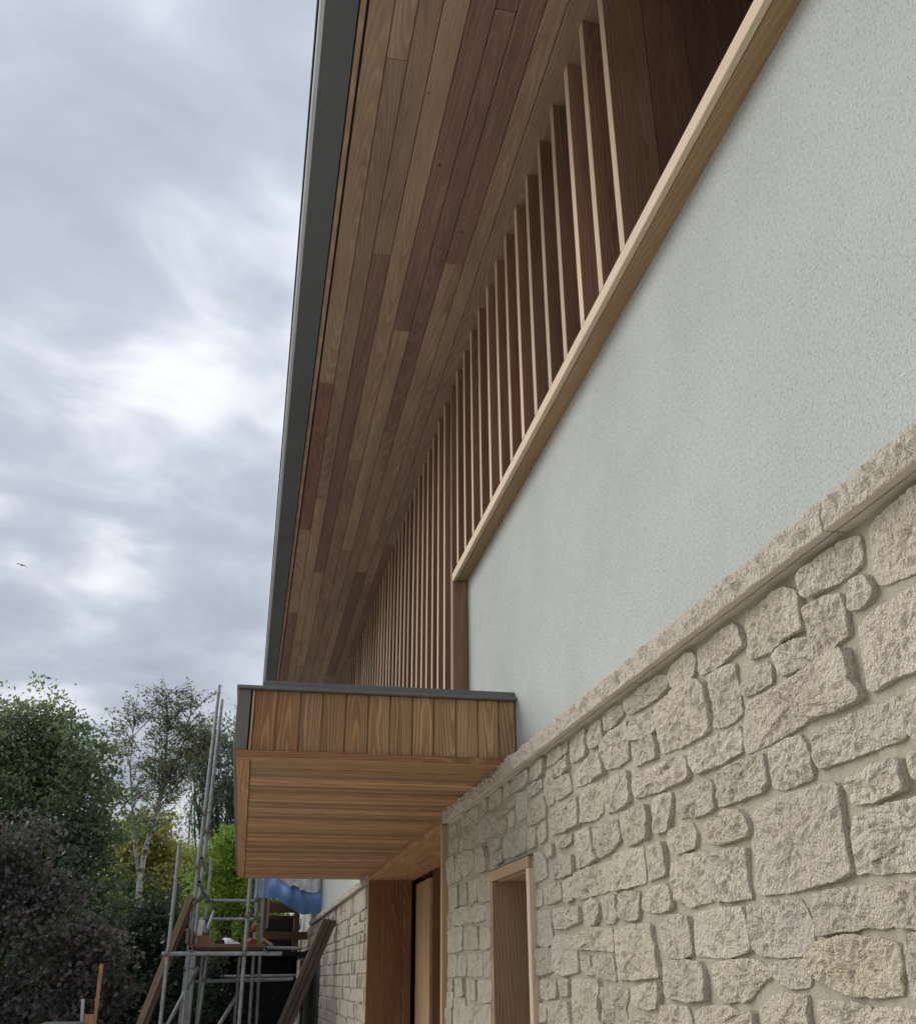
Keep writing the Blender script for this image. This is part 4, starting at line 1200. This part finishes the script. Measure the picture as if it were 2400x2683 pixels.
tag(crumpled('dust_sheet', -0.38, 0.0, 15.25, 15.7, 2.010, 0.13, 'white_sheet', 4), 'small crumpled white sheet lying on the scaffold platform', 'sheet')
mb = MB()
mb.tube([(0.14, 14.75, 2.17), (0.14, 14.75, 2.20), (0.145, 14.75, 2.25), (0.145, 14.75, 2.262)], [0.03, 0.034, 0.03, 0.012], 12)
mb.tube([(0.10, 14.75, 2.2), (0.06, 14.76, 2.215)], 0.014, 6)
tag(mb.build('clamp', 'red_plastic', None, True), 'small red fitting clipped to the scaffold upright at rail height', 'clamp')
mb = MB()
mb.tube([(0.12, 14.8, 2.011), (0.12, 14.8, 2.05), (0.12, 14.8, 2.085), (0.12, 14.8, 2.10)], [0.075, 0.072, 0.05, 0.01], 14)
mb.tube([(0.12, 14.8, 2.012), (0.12, 14.8, 2.02)], 0.09, 14)
tag(mb.build('red_cap', 'red_plastic', None, True), 'small domed red object lying on the end of the scaffold platform', 'site item')
o = board('offcut', None, 'lumber', (0.26, 15.0, 2.10), (0.40, 14.9, 2.013), 0.05, 0.03, (0, 1, 0.2), 1.2)
tag(o, 'short timber offcut leaning off the end of the scaffold platform', 'timber')

# leaning timbers
pl = [((-0.70, 14.32, 2.60), (-1.50, 14.32, 0.0), 1.0, 'front weathered board leaning against the scaffold tower beside the dark shrub'),
      ((-0.665, 14.40, 2.56), (-1.42, 14.40, 0.0), 0.72, 'darker weathered board leaning just behind the front board at the scaffold')]
for a, b, t, lab in pl:
    tag(board('leaning_board', None, 'lumber', a, b, 0.075, 0.06, (0, 1, 0) if t < .9 else (0.95, 0, -0.3), t), lab, 'board', 'boards leaning on the scaffold')
for i, lab in enumerate(('dark weathered plank leaning on the far stone wall, outermost of the three', 'middle of three dark weathered planks leaning on the far stone wall',
                         'dark weathered plank leaning on the far stone wall, innermost of the three')):
    dx = 0.066 * i
    tag(board('leaning_plank', None, 'plank_wood', (1.035 + dx * .9, 14.2 - .02 * i, 2.31 - 0.012 * i), (0.10 + dx, 14.2 - .05 * i, 0.02), 0.20, 0.054, (0, 1, 0), 1.0 + 0.3 * (i == 0), 0.004), lab, 'plank', 'planks leaning on the far wall')

# unfinished timber porch with its tarpaulin
porch = empty('porch', (0.75, 20.0, 0.0), 'unfinished timber porch frame against the far end of the stone wall', 'porch')
for x, y, z1 in ((1.06, 22.6, 2.9), (0.34, 20.0, 2.95), (0.95, 20.0, 2.68)):
    abox('post', porch, 'lumber', x - 0.05, x + 0.05, y, y + 0.1, 0, z1, 'z', (0.9, 0.75, 0.62))
abox('beam', porch, 'lumber', 0.28, 1.16, 19.9, 19.98, 2.70, 2.86, 'x', (0.8, 0.66, 0.55))
abox('beam', porch, 'lumber', 0.28, 1.16, 19.95, 20.05, 2.25, 2.38, 'x', (0.85, 0.66, 0.5))
abox('rail', porch, 'lumber', 0.42, 1.0, 20.3, 20.36, 2.62, 2.67, 'x', 0.7)
abox('upright_board', porch, 'pale_wood', 0.39, 0.43, 19.6, 19.63, 2.42, 2.9, 'z', (1, 0.92, 0.8))
abox('shade_back', porch, 'deep_shade', 0.40, 1.14, 22.8, 22.9, 2.03, 2.75, 'x')  # black panel: shade behind the timber frame put into its colour
abox('shade_side', porch, 'deep_shade', -1.3, -1.25, 18.6, 22.79, 0, 1.95, 'y')
abox('shade_top', porch, 'deep_shade', -1.3, 1.14, 18.6, 22.78, 1.96, 2.02, 'x')
abox('shade_front', porch, 'deep_shade', -1.24, 0.86, 18.95, 19.0, 0.0, 1.955, 'x')  # with the top and side, a black box for the shade under the platform


def tarp():
    path = [(20.9, 3.02), (20.2, 3.18), (19.3, 3.30), (18.5, 3.33), (18.15, 3.30), (18.02, 3.18), (17.98, 3.02), (17.97, 2.86), (17.99, 2.72), (18.0, 2.60)]
    nu = 44
    V, F = [], []
    for j, (y, z) in enumerate(path):
        for i in range(nu + 1):
            u = i / nu
            x = 0.13 + 1.12 * u
            t = j / (len(path) - 1)
            p = Vector((u * 4, t * 4, 1.3))
            yy = y + 0.20 * fbm(p, 0.8, 3) * min(1, t * 2) - 0.12 * max(0, t - .5) * abs(math.sin(u * 7 + 4 * t + 2 * noise.noise(p)))
            zz = z
            if j >= 5:                       # uneven lower edge: short at the left, long at the right
                hem = 2.80 - 0.24 * max(0.0, min(1.0, (u - 0.28) / 0.45)) ** 1.3 + 0.02 * math.sin(u * 9)
                f = (j - 4) / (len(path) - 5)
                zz = 3.30 + (hem - 3.30) * f
            else:
                zz += 0.05 * fbm(p, 1.4, 3)
            V.append((x + 0.03 * noise.noise(p * 1.7), yy, zz))
    n = nu + 1
    for j in range(len(path) - 1):
        for i in range(nu):
            a = j * n + i
            F.append([a, a + 1, a + n + 1, a + n])
    # left return
    b = len(V)
    m = 10
    for j in range(len(path)):
        x, y, z = V[j * n]
        for k in range(1, 4):
            V.append((x - 0.015 * k, y + 0.05 * k, z - 0.12 * k * (j < 5) - 0.02 * k))
    return mesh_obj('tarpaulin', V, F, 'blue_tarp', None, True)


tag(tarp(), 'blue tarpaulin sagging over the unfinished timber porch', 'tarpaulin')
V, F = [], []
nu, nv = 34, 16
for j in range(nv + 1):
    for i in range(nu + 1):
        u, v = i / nu, j / nv
        p = Vector((u * 5, v * 3, 8.8))
        x = 0.42 + 0.86 * u + 0.04 * noise.noise(p)
        hem = 3.11 - 0.17 * max(0, min(1, (u - 0.18) / 0.3)) + 0.05 * math.sin(u * 13 + 1) - 0.3 * max(0, u - .88) * 6
        if v < 0.5:
            y, z = 19.6 - (19.6 - 18.0) * v * 2, 3.42 - 0.02 * v
        else:
            y, z = 17.93 - 0.03 * (v - .5), 3.40 + (hem - 3.40) * (v - 0.5) * 2
        r = fbm(p, 1.5, 4)
        V.append((x + 0.04 * noise.noise(p * 2.1), y - 0.03 - abs(0.16 * r) - 0.05 * abs(noise.noise(p * 2.7)), z + 0.07 * fbm(p + Vector((3, 3, 3)), 1.3, 3)))
for j in range(nv):
    for i in range(nu):
        a = j * (nu + 1) + i
        F.append([a, a + 1, a + nu + 2, a + nu + 1])
tag(mesh_obj('plastic_sheet', V, F, 'white_sheet', None, True), 'crumpled white plastic sheet lying over the blue tarpaulin', 'sheet')

# small things at the foot of the hedge
o = board('timber_stake', None, 'canopy_wood', (-1.40, 12.0, 0.0), (-1.42, 12.0, 1.75), 0.036, 0.036, (1, 0, 0), (0.9, 0.8, 0.75))
tag(o, 'thin upright timber stake in front of the dark hedge', 'stake')
o = board('timber_board', None, 'canopy_wood', (-1.47, 12.05, 0.0), (-1.48, 12.05, 1.28), 0.085, 0.022, (1, 0, 0), (1.0, 0.85, 0.75))
tag(o, 'short sawn board standing beside the thin timber stake', 'board')
o = board('metal_strip', None, 'zinc', (-1.36, 11.4, 0.0), (-1.48, 11.4, 1.43), 0.03, 0.012, (1, 0, 0))
tag(o, 'pale metal strip leaning upright next to the green wheeled bin', 'metal strip')
binn = empty('wheeled_bin', (-1.62, 11.1, 0.0), 'dark green wheeled bin in front of the hedge', 'bin')
mb = MB()
mb.add([(-1.80, 10.85, 0.1), (-1.44, 10.85, 0.1), (-1.44, 11.3, 0.1), (-1.80, 11.3, 0.1), (-1.88, 10.76, 1.16), (-1.36, 10.76, 1.16), (-1.36, 11.38, 1.16), (-1.88, 11.38, 1.16)],
       [(0, 3, 2, 1), (4, 5, 6, 7), (0, 1, 5, 4), (1, 2, 6, 5), (2, 3, 7, 6), (3, 0, 4, 7)])
mb.build('body', 'green_plastic', binn)
mb = MB()
mb.add([(-1.90, 10.74, 1.165), (-1.34, 10.74, 1.165), (-1.34, 11.40, 1.165), (-1.90, 11.40, 1.165), (-1.90, 10.74, 1.19), (-1.34, 10.74, 1.19), (-1.34, 11.40, 1.19), (-1.90, 11.40, 1.19),
        (-1.78, 10.86, 1.225), (-1.46, 10.86, 1.225), (-1.46, 11.30, 1.24), (-1.78, 11.30, 1.24)],
       [(0, 3, 2, 1), (0, 1, 5, 4), (1, 2, 6, 5), (2, 3, 7, 6), (3, 0, 4, 7), (4, 5, 9, 8), (5, 6, 10, 9), (6, 7, 11, 10), (7, 4, 8, 11), (8, 9, 10, 11)])
mb.build('lid', 'green_plastic', binn)
mb = MB()
mb.tube([(-1.85, 11.43, 1.17), (-1.39, 11.43, 1.17)], 0.016, 8)
mb.build('handle', 'green_plastic', binn, True)
for x in (-1.86, -1.40):
    mb = MB()
    mb.tube([(x - 0.03, 11.3, 0.1), (x + 0.03, 11.3, 0.1)], 0.1, 16)
    mb.build('wheel', 'black_plastic', binn)

# white-roofed garden building half hidden behind the trees
gh = empty('garden_building', (-0.2, 37.0, 0.0), 'white gabled garden building glimpsed through the foliage behind the scaffold', 'building')
mb = MB()
mb.box(-1.9, 1.4, 36, 40, 0, 3.1)
mb.build('wall', 'white_sheet', gh)
mb = MB()
mb.add([(-2.1, 35.8, 3.05), (-0.25, 35.8, 3.85), (1.6, 35.8, 3.05), (-2.1, 40.2, 3.05), (-0.25, 40.2, 3.85), (1.6, 40.2, 3.05)], [(0, 1, 4, 3), (1, 2, 5, 4), (0, 2, 1), (3, 4, 5)])
mb.build('roof', 'white_sheet', gh)

# bird
mb = MB()
c = Vector((-14.74, 60.0, 24.21))
mb.tube([c + Vector((-0.02, -0.16, 0)), c + Vector((0, -0.08, 0.01)), c + Vector((0, 0.06, 0.01)), c + Vector((0, 0.2, 0))], [0.012, 0.045, 0.04, 0.006], 8)
for s in (-1, 1):
    pts = [(0.03, -0.05, 0.01), (0.16, -0.08, 0.085 if s < 0 else 0.02), (0.33, 0.02, 0.09 if s < 0 else -0.14), (0.15, 0.06, 0.075 if s < 0 else 0.01), (0.03, 0.06, 0.01)]
    V = [c + Vector((s * a, b, z)) for a, b, z in pts] + [c + Vector((s * a, b, z - 0.012)) for a, b, z in pts]
    mb.add(V, [(0, 1, 3, 4), (1, 2, 3), (5, 9, 8, 6), (6, 8, 7), (0, 5, 6, 1), (1, 6, 7, 2), (2, 7, 8, 3), (3, 8, 9, 4)])
tag(mb.build('bird', 'feather'), 'small dark bird gliding in the cloudy sky', 'bird')

# ------------------------------------------------------------------ trees and shrubs
nr = np.random.default_rng(3)


def leaf_mesh(name, C, size, mat, parent, aspect=0.55, droop=0.0, nrm=None):
    """C: (N,3) leaf centres; each leaf a folded rhombus of two triangles."""
    N = len(C)
    a = nr.normal(size=(N, 3))
    a[:, 2] -= droop
    a /= np.linalg.norm(a, axis=1, keepdims=True)
    b = np.cross(a, nr.normal(size=(N, 3)))
    b /= np.linalg.norm(b, axis=1, keepdims=True) + 1e-9
    s = (size * nr.uniform(0.6, 1.3, size=(N, 1)))
    nn = np.cross(a, b)
    v = np.empty((N, 4, 3))
    v[:, 0] = C - a * s
    v[:, 1] = C + b * s * aspect + nn * s * 0.15 - a * s * 0.1
    v[:, 2] = C + a * s
    v[:, 3] = C - b * s * aspect + nn * s * 0.15 - a * s * 0.1
    org = C.mean(axis=0)
    v -= org
    me = bpy.data.meshes.new(name)
    me.vertices.add(N * 4)
    me.vertices.foreach_set('co', v.reshape(-1).astype(np.float32))
    me.loops.add(N * 4)
    me.loops.foreach_set('vertex_index', np.arange(N * 4, dtype=np.int32))
    me.polygons.add(N)
    me.polygons.foreach_set('loop_start', np.arange(0, N * 4, 4, dtype=np.int32))
    me.polygons.foreach_set('loop_total', np.full(N, 4, dtype=np.int32))
    me.update(calc_edges=True)
    me.materials.append(mat)
    o = bpy.data.objects.new(name, me)
    return link(o, parent, Matrix.Translation(Vector(org)))


def clumped(lobes, nclump, per, spread, inner=0.55):
    """clump centres inside ellipsoid lobes, biased outwards, then leaves around them."""
    vol = np.array([l[3] * l[4] * l[5] for l in lobes]) ** 0.75
    idx = nr.choice(len(lobes), nclump, p=vol / vol.sum())
    L = np.array(lobes)[idx]
    dv = nr.normal(size=(nclump, 3))
    dv /= np.linalg.norm(dv, axis=1, keepdims=True)
    rr = nr.uniform(inner, 1.0, size=(nclump, 1)) * nr.choice([0.9, 1.0, 1.1, 1.3], size=(nclump, 1))
    cc = L[:, :3] + dv * rr * L[:, 3:6]
    cc = cc[cc[:, 2] > 0.15]
    k = nr.poisson(per, len(cc)) + 4
    rep = np.repeat(np.arange(len(cc)), k)
    g = nr.normal(size=(len(rep), 3)) * spread * nr.uniform(0.6, 1.3, size=(len(cc), 1))[rep]
    g[:, 2] *= 0.65
    return cc, cc[rep] + g


def limb(mb, a, b, r0, r1, sag=0.1, n=6, sides=6):
    a, b = Vector(a), Vector(b)
    pts, rad_ = [], []
    off = Vector(nr.normal(size=3)) * (b - a).length * sag
    for i in range(n + 1):
        t = i / n
        pts.append(a.lerp(b, t) + off * math.sin(math.pi * t) * 0.5)
        rad_.append(r0 + (r1 - r0) * t)
    mb.tube(pts, rad_, sides)


def tree(name, label, base, lobes, nclump, per, spread, size, mat, trunk=0.16, bark='bark', inner=0.55, aspect=0.55, cat='tree', nlimb=26, droop=0.0):
    root = empty(name, (base[0], base[1], 0), label, cat)
    cc, C = clumped(lobes, nclump, per, spread, inner)
    leaf_mesh('crown', C, size, mat, root, aspect, droop)
    mb = MB()
    top = Vector((base[0] + 0.1, base[1], base[2]))
    mb.tube([(base[0], base[1], -0.1), (base[0] + 0.05, base[1], base[2] * 0.5), top], [trunk * 1.3, trunk, trunk * 0.8], 8)
    for i in nr.choice(len(cc), min(nlimb, len(cc)), replace=False):
        f = nr.uniform(0.45, 1.0)
        limb(mb, (base[0], base[1], base[2] * f), cc[i], trunk * 0.45, 0.012, 0.12)
    mb.build('trunk', bark, root, True)
    return root


LM = {'laurel': leaf_mat('leaf_laurel', [(0.10, 0.145, 0.09), (0.135, 0.185, 0.11), (0.18, 0.235, 0.14), (0.29, 0.34, 0.23)], 0.5),
      'purple': leaf_mat('leaf_purple', [(0.085, 0.09, 0.085), (0.14, 0.112, 0.13), (0.21, 0.165, 0.19), (0.105, 0.115, 0.105)], 0.45),
      'ivy': leaf_mat('leaf_ivy', [(0.055, 0.08, 0.055), (0.08, 0.115, 0.075), (0.125, 0.17, 0.11)], 0.35, 0.35),
      'birch': leaf_mat('leaf_birch', [(0.12, 0.13, 0.08), (0.17, 0.18, 0.11), (0.23, 0.23, 0.14)], 0.5),
      'yellow': leaf_mat('leaf_yellow', [(0.40, 0.39, 0.14), (0.50, 0.46, 0.18), (0.31, 0.36, 0.13), (0.57, 0.46, 0.17)], 0.5),
      'bright': leaf_mat('leaf_bright', [(0.27, 0.38, 0.07), (0.38, 0.50, 0.10), (0.19, 0.28, 0.06)], 0.5),
      'gum': leaf_mat('leaf_gum', [(0.10, 0.135, 0.115), (0.14, 0.175, 0.15), (0.18, 0.22, 0.18)], 0.5),
      'far': leaf_mat('leaf_far', [(0.08, 0.125, 0.055), (0.11, 0.16, 0.07), (0.14, 0.19, 0.085)], 0.4)}

tree('laurel_tree', 'tall dense dark green tree at the edge of the garden', (-5.0, 21.0, 3.2),
     [(-5.2, 21.2, 4.9, 2.2, 1.8, 1.75), (-3.6, 20.8, 4.4, 1.2, 1.2, 1.7), (-4.2, 21.0, 5.6, 1.0, 1.0, 0.95), (-7.2, 21.5, 4.6, 2.4, 2, 2.0), (-3.1, 20.9, 3.3, 0.75, 0.9, 1.3), (-5.2, 21.0, 2.4, 2.5, 1.5, 2.0)],
     2600, 38, 0.15, 0.050, LM['laurel'], 0.2, inner=0.55, nlimb=60)
tree('smoke_bush', 'purple grey leaved smoke bush in front of the dark green tree', (-3.4, 15.6, 1.2),
     [(-3.5, 15.6, 2.7, 0.7, 0.7, 0.8), (-3.05, 15.5, 3.25, 0.36, 0.4, 0.55), (-2.75, 15.5, 2.5, 0.45, 0.5, 0.6), (-2.35, 15.5, 2.05, 0.42, 0.5, 0.55), (-1.95, 15.5, 2.0, 0.36, 0.4, 0.42), (-1.75, 15.4, 1.55, 0.4, 0.5, 0.45),
      (-4.6, 15.8, 2.3, 0.9, 0.8, 0.9), (-2.9, 15.4, 1.2, 0.8, 0.6, 0.7), (-3.9, 15.5, 3.35, 0.4, 0.4, 0.45), (-2.2, 15.3, 1.0, 0.6, 0.5, 0.6), (-4.0, 15.3, 1.2, 0.9, 0.6, 0.8)],
     620, 52, 0.14, 0.037, LM['purple'], 0.07, inner=0.25, aspect=0.7, cat='shrub', nlimb=50)
tree('ivy_shrub', 'very dark glossy evergreen shrub between the smoke bush and the scaffold', (-1.5, 17.0, 1.2),
     [(-1.45, 17.0, 1.9, 0.75, 0.7, 1.0), (-1.0, 17.2, 1.5, 0.5, 0.6, 1.2), (-2.1, 16.9, 1.5, 0.8, 0.7, 1.0), (-1.7, 16.8, 0.8, 1.2, 0.7, 0.9), (-0.6, 18.2, 1.1, 0.6, 0.35, 0.9)],
     1200, 34, 0.11, 0.04, LM['ivy'], 0.06, inner=0.3, cat='shrub')
tree('yellowing_tree', 'yellow green tree turning colour behind the birch trunk', (-2.9, 33.0, 2.4),
     [(-3.2, 33.0, 5.2, 0.95, 0.9, 1.2), (-2.2, 33.2, 4.6, 1.0, 0.9, 1.3), (-3.6, 33.2, 3.6, 1.3, 1.0, 1.5), (-2.0, 33, 3.2, 1.1, 1, 1.4)],
     900, 24, 0.20, 0.07, LM['yellow'], 0.12, inner=0.35)
tree('acacia_tree', 'bright lime green tree beside the scaffold poles', (-0.2, 26.4, 2.2),
     [(-0.55, 26.2, 4.3, 0.65, 0.7, 0.75), (0.2, 26.4, 4.4, 0.8, 0.7, 0.8), (-0.7, 26.2, 3.5, 0.55, 0.6, 0.7), (0.35, 26.3, 3.5, 0.7, 0.6, 0.7), (-0.2, 26.3, 2.7, 0.9, 0.7, 0.7)],
     260, 75, 0.15, 0.05, LM['bright'], 0.09, inner=0.6, aspect=0.45, droop=0.25)
tree('eucalyptus_tree', 'airy grey green tree with hanging leaves behind the scaffold poles', (-0.9, 36.0, 4.5),
     [(-1.6, 36, 8.6, 0.9, 0.8, 1.5), (-0.4, 36, 8.3, 1.0, 0.8, 1.8), (-1.2, 36, 6.9, 1.2, 0.9, 1.4), (0.1, 36, 6.6, 1.1, 0.9, 1.5)],
     330, 24, 0.22, 0.10, LM['gum'], 0.13, inner=0.3, aspect=0.28, droop=1.2, nlimb=60)
tree('background_tree', 'mid green tree low behind the scaffold railings', (0.2, 31.0, 1.2),
     [(0.2, 31, 2.6, 1.6, 0.9, 1.1), (-1.3, 31.2, 2.3, 1.3, 0.9, 1.1)], 420, 22, 0.17, 0.075, LM['far'], 0.1, inner=0.3)

# birch: forked white stems, thin rising branches and drooping twigs with small leaves
birch = empty('birch_tree', (-2.6, 28.0, 0), 'slender white barked birch with forked stems and sparse small leaves', 'tree')
stems = [[(-2.55, 28, 0), (-2.6, 28, 2.6), (-2.66, 28, 3.9), (-2.62, 28, 4.6), (-2.45, 28, 5.6), (-2.35, 28.05, 6.6), (-2.42, 28.1, 7.6), (-2.55, 28.1, 8.7)],
         [(-2.68, 28, 3.9), (-2.88, 27.95, 4.7), (-3.05, 27.9, 5.6), (-3.25, 27.9, 6.7), (-3.3, 27.9, 7.9)],
         [(-2.5, 28, 5.1), (-2.35, 28.2, 6.2), (-1.95, 28.3, 7.6), (-1.85, 28.3, 8.6)],
         [(-2.4, 28, 5.9), (-2.05, 28, 6.5), (-1.6, 28, 7.0), (-1.35, 28.0, 7.4)]]
mb, tw = MB(), MB()
rads = [[0.085, 0.08, 0.07, 0.06, 0.048, 0.036, 0.022, 0.006], [0.048, 0.04, 0.03, 0.02, 0.006], [0.035, 0.028, 0.018, 0.006], [0.026, 0.02, 0.012, 0.005]]
for s, r in zip(stems, rads):
    mb.tube(s, r, 8)
mb.build('trunk', 'birch_bark', birch, True)
LC = []
for s in stems:
    pts = [Vector(p) for p in s]
    for q in range(90 if s is stems[0] else 48):
        t = nr.uniform(0.30 if s is stems[0] else 0.15, 1.0) * (len(pts) - 1)
        i = min(int(t), len(pts) - 2)
        p = pts[i].lerp(pts[i + 1], t - i)
        if p.z < 4.6:
            continue
        an = nr.uniform(0, 2 * math.pi)
        ln = nr.uniform(0.5, 1.25) * (1.15 - 0.075 * (p.z - 4.6))
        e = p + Vector((math.cos(an) * ln * 0.75, math.sin(an) * ln * 0.75, ln * nr.uniform(0.35, 0.9)))
        mid = p.lerp(e, 0.5) + Vector((0, 0, 0.06))
        tw.tube([p, mid, e], [0.012, 0.008, 0.004], 4, False)
        for z in range(int(nr.integers(4, 8))):
            f = nr.uniform(0.3, 1.0)
            b0 = p.lerp(e, f)
            a2 = nr.uniform(0, 2 * math.pi)
            l2 = nr.uniform(0.18, 0.45)
            b1 = b0 + Vector((math.cos(a2) * l2 * 0.6, math.sin(a2) * l2 * 0.6, l2 * nr.uniform(-0.1, 0.5)))
            b2 = b1 + Vector((math.cos(a2) * l2 * 0.4, math.sin(a2) * l2 * 0.4, -l2 * nr.uniform(0.1, 0.6)))
            tw.tube([b0, b1, b2], [0.005, 0.0035, 0.002], 3, False)
            for k in range(int(nr.integers(5, 10))):
                g0 = nr.uniform(0, 1)
                c = b0.lerp(b1, g0 * 2) if g0 < .5 else b1.lerp(b2, g0 * 2 - 1)
                LC.append(c + Vector(nr.normal(size=3)) * 0.05)
tw.build('twigs', 'twig', birch)
leaf_mesh('crown', np.array([tuple(c) for c in LC]), 0.038, LM['birch'], birch, 0.6, 0.5)

# far belt of trees closing the horizon
C = []
for x0, x1, y0, zt, n in ((-40, 6, 55, 4.2, 9000), (-16, -5, 30, 5.5, 9000), (2, 40, 60, 5, 3000)):
    xs = nr.uniform(x0, x1, n)
    h = zt * (0.75 + 0.25 * np.sin(xs * 0.9) * np.cos(xs * 0.37 + 1))
    zs = h * nr.uniform(0, 1, n) ** 0.8
    C.append(np.stack([xs, y0 + nr.normal(size=n) * 1.0, zs], 1))
o = leaf_mesh('far_trees', np.concatenate(C), 0.26, LM['far'], None)
tag(o, 'distant belt of green trees closing the garden', 'woodland', None, 'stuff')
